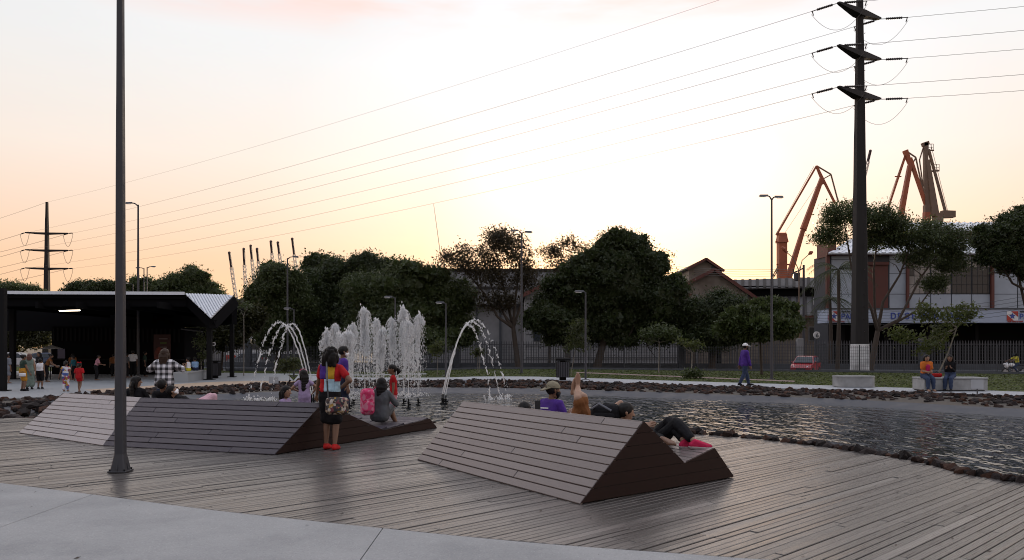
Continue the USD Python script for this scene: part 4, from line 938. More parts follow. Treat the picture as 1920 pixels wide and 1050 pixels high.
# ------------------------------------------------------------------ trees
def leaves(lobes, n, size, seed, clump=10, spread=.38, shell=.22, thin=.0, core=True, flat=.0):
    """leaf-sized quads gathered in twig clumps through the outer part of the lobes (centre, radii)"""
    r = np.random.default_rng(seed)
    w = np.array([a[1][0] * a[1][2] for a in lobes]); w = w / w.sum(); nc = n // clump
    which = r.choice(len(lobes), nc, p=w); C = np.array([a[0] for a in lobes])[which]; R = np.array([a[1] for a in lobes])[which]
    d = r.normal(size=(nc, 3)); d /= np.linalg.norm(d, axis=1)[:, None]
    k = 1 - np.abs(r.normal(0, shell, nc)); k = np.clip(k, .15, 1.03) * (.86 + .28 * meshkit.noise((C + d * R) * .9, seed))
    P = C + d * R * k[:, None]
    if thin:
        keep = meshkit.fbm(P * .55, 3, seed + 3) > thin; P, d = P[keep], d[keep]
    P = np.repeat(P, clump, 0) + r.normal(0, spread, (len(P) * clump, 3)) * [1, 1, .75]; D = np.repeat(d, clump, 0)
    nrm = D * .7 + r.normal(0, .75, P.shape) + [0, 0, .25]; nrm /= np.linalg.norm(nrm, axis=1)[:, None]
    u = np.cross(nrm, r.normal(size=P.shape)); u /= np.linalg.norm(u, axis=1)[:, None]; v = np.cross(nrm, u)
    s = (size * r.uniform(.55, 1.35, len(P)))[:, None]
    V = np.stack([P - u * s, P + v * s * .42 - nrm * s * .08, P + u * s, P - v * s * .42 - nrm * s * .08], 1).reshape(-1, 3)
    i = np.arange(len(P))[:, None] * 4; F = np.vstack([i + [0, 1, 2], i + [0, 2, 3]])
    if core:
        m = 220 * len(lobes); wc = r.choice(len(lobes), m, p=w); C = np.array([a[0] for a in lobes])[wc]; R = np.array([a[1] for a in lobes])[wc]
        d = r.normal(size=(m, 3)); d /= np.linalg.norm(d, axis=1)[:, None]; P2 = C + d * R * r.uniform(.35, .78, m)[:, None]
        u = r.normal(size=(m, 3)); u /= np.linalg.norm(u, axis=1)[:, None]; v = np.cross(u, d); v /= np.linalg.norm(v, axis=1)[:, None] + 1e-9; s2 = .5
        V2 = np.stack([P2 - u * s2, P2 + v * s2 * .6, P2 + u * s2, P2 - v * s2 * .6], 1).reshape(-1, 3); i2 = np.arange(m)[:, None] * 4 + len(V)
        V = np.vstack([V, V2]); F = np.vstack([F, i2 + [0, 1, 2], i2 + [0, 2, 3]])
    return V, F
def tree(name, label, foot, Y, lobes, n, size, m, seed, trunk=.3, fork=None, bark='bark', group=None, depth=.8, sub=13, limbs=True, pick=None, **kw):
    """foot: (pixel x, ground height); lobes: (px, py, rx, ry) seen at the distance Y; each lobe is broken into sub-lobes"""
    r = np.random.default_rng(seed); f = np.array([(foot[0] - 960) / FPX * Y, Y, foot[1]]); k = Y / FPX
    big, small = [], []
    for (px, py, rx, ry) in lobes:
        c = Q(px, py, Y) + [0, r.normal(0, .25 * rx * k), 0]; R = np.array([rx * k, rx * k * depth, ry * k]); big.append((c, R))
        small.append((c, R * .82))
        for _ in range(sub):
            d = unit(r.normal(size=3) * [1, 1, .9] + [0, -.25, .15]); q = r.uniform(.22, .42); small.append((c + d * R * (1 - q * .75), R * q * [1, 1, .92]))
    T = thing(name, label, 'tree' if name != 'sapling' else 'sapling', f, group=group)
    mb = MB(); fk = Q(fork[0], fork[1], Y) if fork else f + (np.mean([b[0] for b in big], 0) - f) * [.5, .5, .42]
    mb.path([f + [0, 0, -.1], f + [0, 0, .25], (f + fk) / 2 + r.normal(0, .06, 3) * trunk * 3, fk], [trunk * 1.45, trunk, trunk * .85, trunk * .7], 9)
    part(T, 'trunk', mb, M[bark], world=True, smooth=True)
    if limbs:
        for c, R in (big if pick is None else [big[i] for i in pick]):
            j = [fk - (fk - f) * .03]; e = c - [0, 0, R[2] * .25]
            for t in (.3, .65, 1): j.append(fk + (e - fk) * t + r.normal(0, .065, 3) * np.linalg.norm(e - fk) * math.sin(math.pi * min(t + .15, 1)) + [0, 0, -.09 * np.linalg.norm(e - fk) * math.sin(math.pi * t)])
            mb = MB().path(j, [trunk * .6, trunk * .42, trunk * .3, trunk * .14], 7)
            for _ in range(4):
                q = j[2] + (j[3] - j[2]) * r.uniform(0, 1); d = unit(r.normal(size=3) + [0, 0, .5]); mb.path([q, q + d * R * .5 + r.normal(0, .1, 3), q + d * R * .9], [trunk * .2, trunk * .12, trunk * .04], 5)
            part(T, 'branch', mb, M[bark], world=True, smooth=True)
    part(T, 'crown', leaves(small, n, size, seed, **kw), M[m], world=True)
    return T
SP = ROAD + .12
tree('dense_tree', 'broad dark dome shaped tree right of centre, warm light at its top', (1120, SP), 70,
     [(1165, 532, 84, 66), (1072, 562, 70, 54), (1238, 562, 56, 62), (1148, 456, 34, 24), (1182, 458, 34, 24), (1118, 492, 46, 36), (1208, 496, 46, 40), (1092, 520, 44, 36), (1040, 605, 62, 40), (1130, 615, 105, 40), (1240, 615, 50, 45)], 95000, .115, 'leaf_dark', 11, .38, thin=.38)
tree('dense_tree', 'massive rounded tree behind the fountain jets, dense to the ground', (760, SP), 69,
     [(770, 540, 82, 52), (700, 560, 55, 60), (835, 570, 55, 58), (745, 600, 90, 50), (850, 615, 42, 40), (680, 615, 40, 45), (770, 640, 110, 30)], 95000, .115, 'leaf_mid', 12, .38, thin=.38)
tree('dense_tree', 'tall dark tree left of and behind the rounded tree', (625, SP), 76,
     [(640, 520, 52, 42), (690, 515, 50, 40), (600, 560, 40, 60), (640, 600, 62, 60), (720, 520, 40, 36), (600, 630, 40, 40)], 62000, .13, 'leaf_dark', 13, .35, thin=.38)
tree('dense_tree', 'round topped tree behind the distant crane tips and tall lamp post', (520, SP), 72,
     [(515, 535, 52, 46), (545, 575, 42, 50), (490, 560, 32, 36), (530, 625, 50, 40)], 46000, .12, 'leaf_mid', 14, .3, thin=.38)
tree('dense_tree', 'dark rounded tree right of the broad dome tree', (1335, SP), 70,
     [(1340, 590, 62, 44), (1300, 605, 40, 40), (1385, 605, 32, 36), (1340, 632, 70, 26)], 44000, .115, 'leaf_dark', 15, .3, thin=.38)
tree('sparse_tree', 'airy tree with open crown lit through by the sunset, crooked branches', (972, SP), 68,
     [(930, 465, 42, 38), (865, 490, 38, 30), (975, 478, 30, 40), (915, 515, 46, 30), (985, 520, 28, 26), (930, 560, 38, 22)], 17000, .115, 'leaf_warm', 16, .26, fork=(962, 612), clump=8, spread=.34, shell=.45, thin=.44, core=False)
tree('sparse_tree', 'thin airy tree between the lamp post and the broad dome tree', (1030, SP), 80,
     [(1035, 475, 26, 22), (1072, 465, 26, 20), (1030, 510, 26, 24), (1068, 500, 28, 24), (1045, 545, 26, 18)], 9500, .12, 'leaf_warm', 17, .18, fork=(1032, 570), clump=8, spread=.32, shell=.45, thin=.44, core=False)
tree('umbrella_tree', 'wide spreading tree with bare slanting limbs beside the concrete pylon', (1632, SP), 66,
     [(1580, 405, 46, 26), (1640, 415, 52, 30), (1560, 440, 36, 22), (1700, 440, 55, 30), (1770, 450, 48, 34), (1730, 480, 50, 26), (1650, 450, 40, 20), (1790, 490, 34, 24), (1755, 530, 22, 20)], 46000, .11, 'leaf_mid', 18, .27, fork=(1646, 618), pick=[0, 1, 3, 4, 8], clump=9, spread=.3, shell=.36, thin=.30, core=False)
tree('dense_tree', 'dark leafy tree cut by the right edge of the frame', (1965, SP), 67,
     [(1880, 445, 58, 38), (1930, 425, 60, 40), (1860, 480, 36, 26), (1920, 490, 50, 34), (1960, 470, 50, 40)], 40000, .115, 'leaf_dark', 19, .3, fork=(1955, 590), thin=.30, shell=.3)
tree('shade_tree', 'low umbrella shaped young tree on the lawn right of the dark rounded tree', (1428, 0), 47,
     [(1400, 600, 45, 22), (1450, 585, 45, 22), (1375, 612, 32, 18), (1478, 605, 34, 20), (1425, 615, 55, 22)], 12000, .12, 'leaf_mid', 20, .07, fork=(1425, 640), thin=.30, spread=.2)
tree('shade_tree', 'leafy shrub topped tree behind the left pavilion corner', (415, ZP), 66,
     [(420, 590, 40, 26), (395, 625, 40, 30), (440, 630, 36, 26), (380, 600, 26, 26), (470, 600, 30, 30)], 13000, .15, 'leaf_olive', 21, .1, thin=.28)
for (lb, Y, lob, n, m, sd) in (
    ('leftmost far tree peeping above the pavilion roof', 120, [(20, 545, 40, 18), (60, 552, 28, 14), (-20, 550, 40, 16)], 16000, 'leaf_mid', 31),
    ('low far tree above the pavilion roof, right of the distant pylon', 115, [(150, 545, 26, 15), (190, 542, 30, 16), (128, 555, 20, 10), (225, 545, 22, 18)], 10000, 'leaf_dark', 32),
    ('tall bushy tree above the pavilion roof behind the two far lamp posts', 105, [(355, 535, 44, 38), (310, 545, 42, 30), (395, 560, 36, 36), (265, 545, 34, 26), (350, 580, 80, 40)], 18000, 'leaf_mid', 33),
    ('low tree right of the folded roof corner beneath the crane tips', 100, [(470, 640, 30, 24), (500, 625, 26, 26), (455, 660, 22, 16)], 7000, 'leaf_dark', 34),
    ('tree seen under the pavilion roof at its left end', 90, [(30, 620, 40, 30), (70, 630, 34, 26), (-10, 640, 40, 30)], 8000, 'leaf_olive', 35),
    ('dark mass of foliage between the tall dark tree and the round topped tree', 84, [(575, 560, 30, 40), (560, 610, 30, 40), (600, 500, 30, 22)], 9000, 'leaf_dark', 36)):
    tree('far_tree', lb, (lob[0][0], ROAD), Y, lob, int(n * 1.8), .17, m, sd, .25, thin=.28, spread=.4)
# the palm beside the terminal corner
def palm(label, foot, Y, crown, nfr, L, seed):
    r = np.random.default_rng(seed); f = np.array([(foot[0] - 960) / FPX * Y, Y, foot[1]]); c = Q(*crown, Y); T = thing('palm_tree', label, 'palm', f)
    part(T, 'trunk', MB().path([f, (f + c) / 2 + [.1, 0, 0], c], [.2, .15, .13], 9), M['bark'], world=True, smooth=True)
    for k in range(nfr):
        a = k * 2.4 + r.normal(0, .2); up = r.uniform(-.5, 1.0); mb = MB(); N = 9; pts = []
        for i in range(N + 1):
            t = i / N; pts.append(c + np.array([math.cos(a), math.sin(a), 0]) * L * t * (.6 + .4 * math.cos(up)) + [0, 0, L * (math.sin(up) * t * .9 - .75 * t * t)])
        mb.path(pts, np.linspace(.035, .008, N + 1), 4); s = np.array([-math.sin(a), math.cos(a), 0])
        for i in range(1, N):
            for sg in (-1, 1):
                for q in (0, .5):
                    p = pts[i] + (pts[i + 1] - pts[i]) * q; d = unit(pts[i + 1] - pts[i]) * .5 + s * sg * .55 + [0, 0, -.45 + r.normal(0, .1)]; e = p + d * L * .26 * math.sin(math.pi * (i + q) / (N + .6)) ** .6
                    w = unit(pts[i + 1] - pts[i]) * .035; mb.add([p - w, p + w, e], [(0, 1, 2)])
        part(T, 'frond', mb, M['leaf_dark'], world=True)
palm('drooping palm at the terminal corner left of the pylon', (1570, SP), 70, (1572, 505), 20, 3.3, 41)
palm('small palm lower down beside the drooping palm', (1556, SP), 73, (1556, 560), 14, 2.4, 42)
# saplings on the lawn
def sapling(label, foot, top, Y, lobes, n, m, seed, r0=.022, size=.10, bark='bark_pale', stake=False):
    T = tree('sapling', label, foot, Y, lobes, n, size, m, seed, r0, fork=top, bark=bark, thin=.25, spread=.16, core=False, clump=6, shell=.5, sub=3)
    if stake: f = np.array([(foot[0] - 960) / FPX * Y, Y, foot[1]]); part(T, 'stake', MB().tube(f + [.12, -.05, 0], f + [.12, -.05, 1.4], .02, n=6), M['bark_pale'], world=True)
sapling('yellow-green sapling with a slanting pale stem behind the seated woman in orange', (1756, 0), (1795, 612), 36, [(1740, 590, 34, 22), (1800, 590, 34, 24), (1700, 630, 34, 16), (1765, 625, 34, 22), (1825, 585, 20, 18), (1735, 650, 30, 18)], 1900, 'leaf_lime', 51, .035)
sapling('slim sapling with long drooping leaves left of the single lamp post by the bin', (1071, 0), (1080, 645), 45, [(1082, 615, 18, 22), (1075, 640, 22, 22), (1092, 640, 18, 18)], 900, 'leaf_lit', 52, .02)
sapling('slender pale stemmed sapling between the bin and the walking man', (1296, 0), (1298, 660), 44, [(1290, 645, 18, 8), (1308, 648, 14, 10), (1275, 640, 8, 6)], 300, 'leaf_lime', 53, .03)
sapling('small leafy sapling right of the fountain jets', (820, 0), (820, 655), 48, [(820, 648, 12, 12), (818, 660, 10, 10)], 320, 'leaf_lime', 54, .015)
sapling('small sapling tied to a stake right of the right fountain arc', (896, 0), (896, 665), 50, [(897, 660, 9, 10)], 220, 'leaf_lit', 55, .015, stake=True)
sapling('bushy young shrub on the lawn between the left arcs and the jets', (543, -.25), (543, 685), 44, [(533, 685, 15, 12), (553, 683, 14, 12)], 700, 'leaf_lit', 56, .012)
sapling('feathery young tree on the lawn near the left lamp posts', (1235, 0), (1236, 640), 50, [(1235, 620, 30, 16), (1215, 630, 20, 14), (1262, 628, 22, 14)], 1500, 'leaf_mid', 57, .03)
sapling('thin bare sapling behind the pavilion corner beside the bin', (378, ZP), (377, 660), 46, [(378, 640, 10, 22), (383, 665, 8, 16)], 420, 'leaf_lit', 58, .03)
sapling('low shrub tuft at the far edge of the lawn path', (1300, 0), (1300, 702), 41, [(1296, 700, 14, 5), (1306, 701, 10, 5)], 500, 'leaf_mid', 59, .01)
sapling('slim Y shaped sapling just right of the pavilion corner', (457, -.25), (457, 590), 52, [(450, 575, 12, 8), (466, 572, 12, 8)], 160, 'leaf_mid', 60, .03)
# ------------------------------------------------------------------ fountain
def nozzle(label, p, n=1):
    T = thing('fountain_nozzle', label, 'nozzle', p)
    part(T, 'pipe', MB().lathe([(.001, -.15), (.026, -.15), (.026, .12), (.036, .12), (.036, .17), (.02, .19), (.015, .32), (.001, .32)], (0, 0, 0), 10), M['black_steel'])
    part(T, 'flange', MB().lathe([(.001, .0), (.07, .0), (.07, .02), (.001, .02)], (0, 0, 0), 12), M['black_steel'])
    part(T, 'valve', MB().box((.05, 0, .08), (.07, .04, .05), bev=.008).tube((.075, 0, .10), (.075, 0, .14), .008, n=6), M['black_steel'])
OCT = (np.array([(1, 0, 0), (-1, 0, 0), (0, 1, 0), (0, -1, 0), (0, 0, 1), (0, 0, -1)], float), np.array([(0, 2, 4), (2, 1, 4), (1, 3, 4), (3, 0, 4), (2, 0, 5), (1, 2, 5), (3, 1, 5), (0, 3, 5)]))
def drops(P, r, stretch, rg):
    n = len(P); s = np.c_[r, r, r * stretch] * rg.uniform(.8, 1.2, (n, 3)); V = P[:, None, :] + OCT[0][None] * s[:, None, :]
    F = OCT[1][None] + (np.arange(n) * 6)[:, None, None]; return V.reshape(-1, 3), F.reshape(-1, 3)
def jet(label, base, top, seed, width=.3, n=900):
    """a foaming upright jet: a rising core, a ragged head, and a falling veil around it"""
    r = np.random.default_rng(seed); h = top - base[2]; mb = MB(); z = np.linspace(0, h, 40)
    core = np.c_[base[0] + r.normal(0, .008, 40) * z / h * 2, base[1] + r.normal(0, .008, 40) * z / h * 2, base[2] + z]
    mb.path(core, (.013 + .014 * (z / h) ** 2) * r.uniform(.6, 1.4, 40), 6)
    nb = r.integers(5, 9)
    for j in range(nb):                                        # ragged clumps that make the head
        zc = h * (1 - abs(r.normal(0, .13)) - .01 * j); oc = r.normal(0, .05 + .04 * j / nb, 2); k = int(n * .045)
        P = base + np.c_[oc[0] + r.normal(0, .032, k), oc[1] + r.normal(0, .032, k), zc + r.normal(0, .085, k)]; mb.add(*drops(P, r.uniform(.008, .03, k), 2.2, r))
    k = int(n * .22); q = r.random(k); P = base + np.c_[r.normal(0, .03 + .03 * q), r.normal(0, .03 + .03 * q), h * (1 - .55 * q)]; mb.add(*drops(P, r.uniform(.006, .02, k), 3.2, r))
    for _ in range(r.integers(8, 15)):                                        # strands that leave the head and fall
        a = r.uniform(0, 6.28); w = width * r.uniform(.25, 1); t0 = h * r.uniform(.72, 1.0); m = int(n * .05); q = np.sort(r.random(m)) ** .8
        fall = t0 * q ** 1.6 * r.uniform(.45, 1.0); rad = w * np.sqrt(q)
        P = base + np.c_[np.cos(a) * rad + r.normal(0, .016, m), np.sin(a) * rad + r.normal(0, .016, m), t0 - fall]; mb.add(*drops(P, r.uniform(.007, .026, m) * (1.15 - .5 * q), 3.0, r))
    m = int(n * 1.9); q = r.random(m); a = r.uniform(0, 6.28, m); rad = width * np.sqrt(q) * r.uniform(.3, 1.35, m); zz = h * (.98 - q ** 1.9 * r.uniform(.2, 1, m))
    P = base + np.c_[np.cos(a) * rad, np.sin(a) * rad, np.maximum(zz, .02)]; mb.add(*drops(P, r.uniform(.003, .009, m), 3.6, r))
    m = 60; a = r.uniform(0, 6.28, m); rr = r.uniform(.05, .45, m); P = base + np.c_[np.cos(a) * rr, np.sin(a) * rr, np.abs(r.normal(0, .05, m))]; mb.add(*drops(P, r.uniform(.006, .022, m), 1.3, r))
    m = 260; P = base + np.c_[r.normal(0, .3, m), r.normal(0, .3, m), np.abs(r.normal(0, .35 * h, m))]; mb.add(*drops(P, r.uniform(.002, .006, m), 1.2, r))
    T = thing('water_jet', label, 'fountain jet', base, group='upright fountain jets')
    part(T, 'spray', mb, M['spray'], world=True, kind='stuff')
jets = [(613, 619, 745, 28, 'low leftmost fountain jet'), (628, 606, 747, 27.5, 'second fountain jet from the left, twice forked head'), (640, 627, 752, 26, 'short fountain jet behind the standing couple'),
        (655, 622, 762, 25, 'short rounded fountain jet just right of the standing couple'), (662, 607, 748, 27.5, 'medium fountain jet left of the tallest one'), (684, 578, 748, 27, 'tallest and fullest fountain jet'),
        (706, 598, 746, 28, 'thin straight fountain jet right of the tallest one'), (715, 617, 752, 26, 'short fountain jet above the woman with the pink backpack'), (734, 595, 749, 27, 'round headed fountain jet above the girl in red'),
        (757, 578, 748, 27, 'tall ragged fountain jet, second from the right'), (766, 602, 756, 25.5, 'slim fountain jet between the two right-hand ones'), (784, 590, 752, 26.5, 'rightmost upright fountain jet')]
for i, (px, pt, pb, Yj, lb) in enumerate(jets):
    b = np.array([(px - 960) / FPX * Yj, Yj, WATER]); jet(lb, b + [0, 0, .3], Q(px, pt, Yj)[2], 70 + i, .30 if i in (5, 9) else .24, 1150 if i in (5, 9) else 850)
    nozzle(lb.replace('fountain jet', 'jet nozzle') if 'fountain jet' in lb else 'nozzle under the ' + lb, b)
def arc(label, p, apex, q, seed, broken):
    """a thin jet thrown from p over the apex height to q; broken: where along it the stream falls apart"""
    r = np.random.default_rng(seed); hz = apex - p[2]; t1 = math.sqrt(hz); t2 = math.sqrt(max(apex - q[2], .01)); tt = t1 + t2; n = 70; s = np.linspace(0, 1, n)
    P = p[None, :2] + (q - p)[None, :2] * s[:, None]; z = apex - (s * tt - t1) ** 2; P = np.c_[P, z] + r.normal(0, .006, (n, 3)) * (.4 + 3.2 * s[:, None])
    k = int(n * broken); mb = MB().path(P[:k], r.uniform(.8, 1.25, k) * np.linspace(.016, .026, k), 6); i = k
    while i < n - 3:
        L = r.integers(2, 6); seg_ = P[i:i + L]
        if len(seg_) > 1: mb.path(seg_, np.r_[.006, np.full(len(seg_) - 2, .026) * r.uniform(.7, 1.3, len(seg_) - 2), .008] if len(seg_) > 2 else [.02, .008], 6)
        i += L + (r.integers(0, 2) if s[min(i, n - 1)] < .85 else r.integers(0, 3))
    m = 130; j = r.integers(int(n * .35), n, m); mb.add(*drops(P[j] + r.normal(0, .03, (m, 3)), r.uniform(.006, .018, m), 1.6, r))
    m = 40; mb.add(*drops(q + np.c_[r.normal(0, .1, m), r.normal(0, .1, m), np.abs(r.normal(0, .09, m))], r.uniform(.01, .03, m), 1.5, r))
    T = thing('water_jet', label, 'fountain jet', p, group='arching fountain jets'); part(T, 'stream', mb, M['spray'], world=True, kind='stuff')
for i, (a, c, e, lb) in enumerate((((829, 752), 599, (952, 742), 'outermost arching jet at right'), ((832, 753), 603, (938, 742), 'middle arching jet at right'), ((836, 754), 609, (920, 740), 'innermost arching jet at right'))):
    Ya = 27.3 - .2 * i; p = np.array([(a[0] - 960) / FPX * Ya, Ya, WATER + .3]); q = np.array([(e[0] - 960) / FPX * (Ya + 2), Ya + 2, WATER]); arc(lb, p, Q(0, c, Ya + .8)[2], q, 90 + i, .42)
    nozzle(lb.replace('arching jet', 'nozzle of the arching jets'), p - [0, 0, .3])
for i, (a, c, e, lb) in enumerate((((580, 752), 605, (466, 742), 'outermost arching jet at left'), ((584, 753), 609, (486, 742), 'middle arching jet at left'), ((588, 754), 607, (507, 744), 'innermost arching jet at left'))):
    Ya = 27.3; p = np.array([(a[0] - 960) / FPX * Ya, Ya, WATER + .3]); q = np.array([(e[0] - 960) / FPX * (Ya + 1), Ya + 1, WATER]); arc(lb, p, Q(0, c, Ya + .5)[2], q, 95 + i, .40)
    nozzle(lb.replace('arching jet', 'nozzle of the arching jets'), p - [0, 0, .3])

# ------------------------------------------------------------------ park furniture
g = G(1601, 727); T = thing('planter', 'round edged concrete block seat in front of the white pylon foot', 'planter', g)
def rounded_block(c, w, d, h, r):
    return MB().poly(sbox(c[0] - w / 2 + r, c[1] - d / 2 + r, c[0] + w / 2 - r, c[1] + d / 2 - r).buffer(r, quad_segs=6), c[2], c[2] + h)
part(T, 'block', rounded_block(g + [.19, .5, .03], 70 * g[1] / FPX, 1.0, .38, .3), M['concrete_pale'], world=True)
part(T, 'top_slab', rounded_block(g + [.19, .5, .41], 71 * g[1] / FPX, 1.04, .05, .3), M['concrete_pale'], world=True)
part(T, 'plinth', rounded_block(g + [.19, .5, 0], 65 * g[1] / FPX, .9, .03, .3), M['deck_base'], world=True)
g = G(1793, 734); T = thing('concrete_bench', 'long pale concrete bench with two women sitting on it', 'bench', g)
part(T, 'block', MB().box(g + [0, .45, .24], (119 * g[1] / FPX, .9, .40), bev=.02), M['concrete_pale'], world=True)
part(T, 'top_slab', MB().box(g + [0, .45, .475], (120 * g[1] / FPX, .94, .065), bev=.015), M['concrete_pale'], world=True)
part(T, 'plinth', MB().box(g + [0, .48, .02], (112 * g[1] / FPX, .8, .04)), M['deck_base'], world=True)
def notice(label, px0, py0, px1, py1, base_y, z=0):
    g = G((px0 + px1) / 2, base_y, z); Yn = g[1]; T = thing('notice_board', label, 'sign', g)
    a, b = Q(px0, py0, Yn), Q(px1, py1, Yn); part(T, 'panel', MB().box((a + b) / 2, (b[0] - a[0], .02, a[2] - b[2]), bev=.004), M['path_white'], world=True)
    part(T, 'post', MB().tube(g, [g[0], Yn + .03, a[2] - .05], .022, n=8), M['lamp_steel'], world=True)
notice('small blank white notice on a post before the right concrete bench', 1821, 712, 1844, 729, 739)
notice('small blank white notice on a post at the left fountain arcs', 504, 706, 522, 719, 724, -.2)
def bin_(label, px, ptop, pbot, w, z=0):
    g = G(px, pbot, z); k = g[1] / FPX; h = (pbot - ptop) * k; r = w * k / 2; T = thing('litter_bin', label, 'bin', g)
    part(T, 'body', MB().poly(sbox(-r * .85, -r * .85, r * .85, r * .85).buffer(.05), .14, h * .86), M['black_steel'])
    for i in range(7):
        x = -r * .8 + i * r * 1.6 / 6; part(T, 'slat', MB().box((x, -r * .85 - .065, h * .5), (r * .17, .03, h * .68)), M['lamp_steel'])
    part(T, 'lid', MB().poly(sbox(-r, -r, r, r).buffer(.04), h * .9, h), M['black_steel']); part(T, 'stand', MB().poly(sbox(-r * .5, -r * .5, r * .5, r * .5), 0, .14), M['black_steel'])
    part(T, 'hinge', MB().box((0, 0, h * .88), (r * .8, r * .8, h * .05)), M['deck_base'])
bin_('dark slatted litter bin on the far bank right of the fountain', 1055, 672, 713, 24)
bin_('dark slatted litter bin between the two pavilion posts', 404, 676, 709, 16, ZP)
g = G(401, 705, ZP); T = thing('round_sign', 'round white sign with a dark ring on a thin post by the pavilion', 'sign', g); c = Q(401, 645, g[1])
part(T, 'post', MB().tube(g, c + [0, .04, 0], .03), M['lamp_steel'], world=True)
def disc(c, r, t, n=20): a = np.arange(n) * 2 * np.pi / n; return MB().face(Polygon(np.c_[r * np.cos(a), r * np.sin(a)]), c, (1, 0, 0), (0, 0, 1), t)
dk = part(T, 'disc', disc(c, .125, .02), M['sign_white'], world=True); part(dk, 'ring', disc(c + [0, -.03, 0], .07, .01), M['sign_black'], world=True)
c = Q(1531, 628, 73.5); T = thing('round_sign', 'small white disc sign on the far fence right of the utility pole', 'sign', c); part(T, 'disc', disc(c, .32, .03), M['sign_white'], world=True)
letters(1528.8, 632, 7, '6', 'sign_black', 73.4, T); part(T, 'post', MB().tube([c[0], c[1] + .05, ROAD], c + [0, .05, 0], .04), M['lamp_steel'], world=True)

# ------------------------------------------------------------------ vehicles
def paint(name, col): return plain(name, col, .28, coat=.6)
plain('tyre', (.014, .014, .015), .85); plain('rim_metal', (.30, .30, .32), .35, metal=.8); plain('head_glass', (.6, .6, .62), .15); plain('tail_red', (.35, .02, .02), .3); plain('car_glass', (.02, .024, .03), .05); plain('plate', (.55, .55, .56), .5)
def car(label, loc, rotz, m, s=1.0):
    """a small hatchback, nose towards +x"""
    T = thing('parked_car', label, 'car', loc, rotz, scale=s)
    prof = [(-1.85, .32), (-1.88, .75), (-1.78, .98), (-1.55, 1.0), (1.0, .92), (1.72, .78), (1.9, .6), (1.9, .32)]
    def loftcar(prof, w0, w1, z_lo, z_hi):
        P = []
        for x, z in prof:
            w = w0 + (w1 - w0) * np.clip((z - z_lo) / (z_hi - z_lo), 0, 1); k = 1 - .10 * max(0, (abs(x) - 1.4) / .5); P += [(x, w / 2 * k, z), (x, -w / 2 * k, z)]
        return m3.Manifold.hull_points(np.array(P))
    body = loftcar(prof, 1.66, 1.60, .3, 1.0)
    for x in (-1.18, 1.2): body -= m3.Manifold.cylinder(2.2, .36, .36, 24).rotate([90, 0, 0]).translate([x, 1.1, .31])
    body = body + m3.Manifold.cube([3.4, 1.3, .3], True).translate([0, 0, .42])
    part(T, 'body', body, m, smooth=30)
    part(T, 'cabin', loftcar([(-1.72, .97), (-1.5, 1.42), (-1.2, 1.5), (.1, 1.49), (.35, 1.42), (1.02, .93)], 1.60, 1.18, .93, 1.5), m, smooth=30)
    for sy in (-1, 1):
        for x0, x1, xa, xb in ((-1.38, -.50, -1.28, -.52), (-.42, .80, -.40, .24)):
            q = [np.array([x0, sy * .79, 1.0]), np.array([x1, sy * .79, .98]), np.array([xb, sy * .632, 1.40]), np.array([xa, sy * .632, 1.40])]
            part(T, 'side_window', m3.Manifold.hull_points(np.array([p + [0, sy * d, 0] for p in q for d in (0, .02)])), M['car_glass'])
        part(T, 'mirror', MB().box((.72, sy * .88, 1.02), (.14, .16, .12), bev=.03), m)
        part(T, 'headlight', m3.Manifold.hull_points(np.array([(1.66, sy * .74, .72), (1.84, sy * .60, .62), (1.88, sy * .42, .60), (1.80, sy * .45, .74), (1.62, sy * .70, .8), (1.70, sy * .76, .66)])), M['head_glass'])
        part(T, 'tail_light', MB().box((-1.83, sy * .66, .86), (.08, .16, .26), bev=.02), M['tail_red'])
        part(T, 'door_handle', MB().box((-.3, sy * .81, .88), (.16, .04, .03)), m)
        for x in (-1.18, 1.2):
            w = part(T, 'wheel', MB().lathe([(.17, -.09), (.28, -.10), (.31, -.07), (.31, .07), (.28, .10), (.17, .09)], n=20).get() and rotx(MB().lathe([(.17, -.09), (.28, -.10), (.31, -.07), (.31, .07), (.28, .10), (.17, .09)], n=20), (x, sy * .72, .31)), M['tyre'])
            part(w, 'rim', rotx(MB().lathe([(.001, -.06), (.05, -.075), (.17, -.06), (.19, -.085), (.19, .085), (.17, .06), (.05, .075), (.001, .06)], n=14), (x, sy * .72, .31)), M['rim_metal'])
    ws = [np.array(p) for p in ((.985, -.68, .965), (.985, .68, .965), (.40, .55, 1.42), (.40, -.55, 1.42))]
    part(T, 'windscreen', m3.Manifold.hull_points(np.array([p + np.array([.02, 0, .014]) * d for p in ws for d in (0, 1.6)])), M['car_glass'])
    rw = [np.array(p) for p in ((-1.715, -.6, 1.03), (-1.715, .6, 1.03), (-1.53, .5, 1.40), (-1.53, -.5, 1.40))]
    part(T, 'rear_window', m3.Manifold.hull_points(np.array([p + np.array([-.02, 0, .008]) * d for p in rw for d in (0, 1.6)])), M['car_glass'])
    part(T, 'grille', MB().box((1.87, 0, .52), (.08, .7, .14), bev=.02), M['tyre']); part(T, 'number_plate', MB().box((1.915, 0, .40), (.02, .4, .11)), M['plate']); part(T, 'bumper', MB().box((1.84, 0, .36), (.16, 1.36, .12), bev=.03), M['tyre'])
    return T
def rotx(mb, c):
    v, f = arr(mb); return np.c_[v[:, 0], -v[:, 2], v[:, 1]] + np.asarray(c, float), f
car('small red hatchback on the road behind the mesh fence', (Q(1511, 700, 60)[0], 60, ROAD), 238, paint('car_red', (.20, .008, .014)), .96)
car('silver car on the road just left of the left fountain arcs', (Q(462, 700, 84)[0], 84, ROAD), 182, paint('car_silver', (.28, .30, .33)), 1.0)
car('pale car seen beneath the left end of the pavilion roof', (Q(34, 700, 80)[0], 80, ROAD), 10, paint('car_white', (.6, .6, .62)), 1.05)
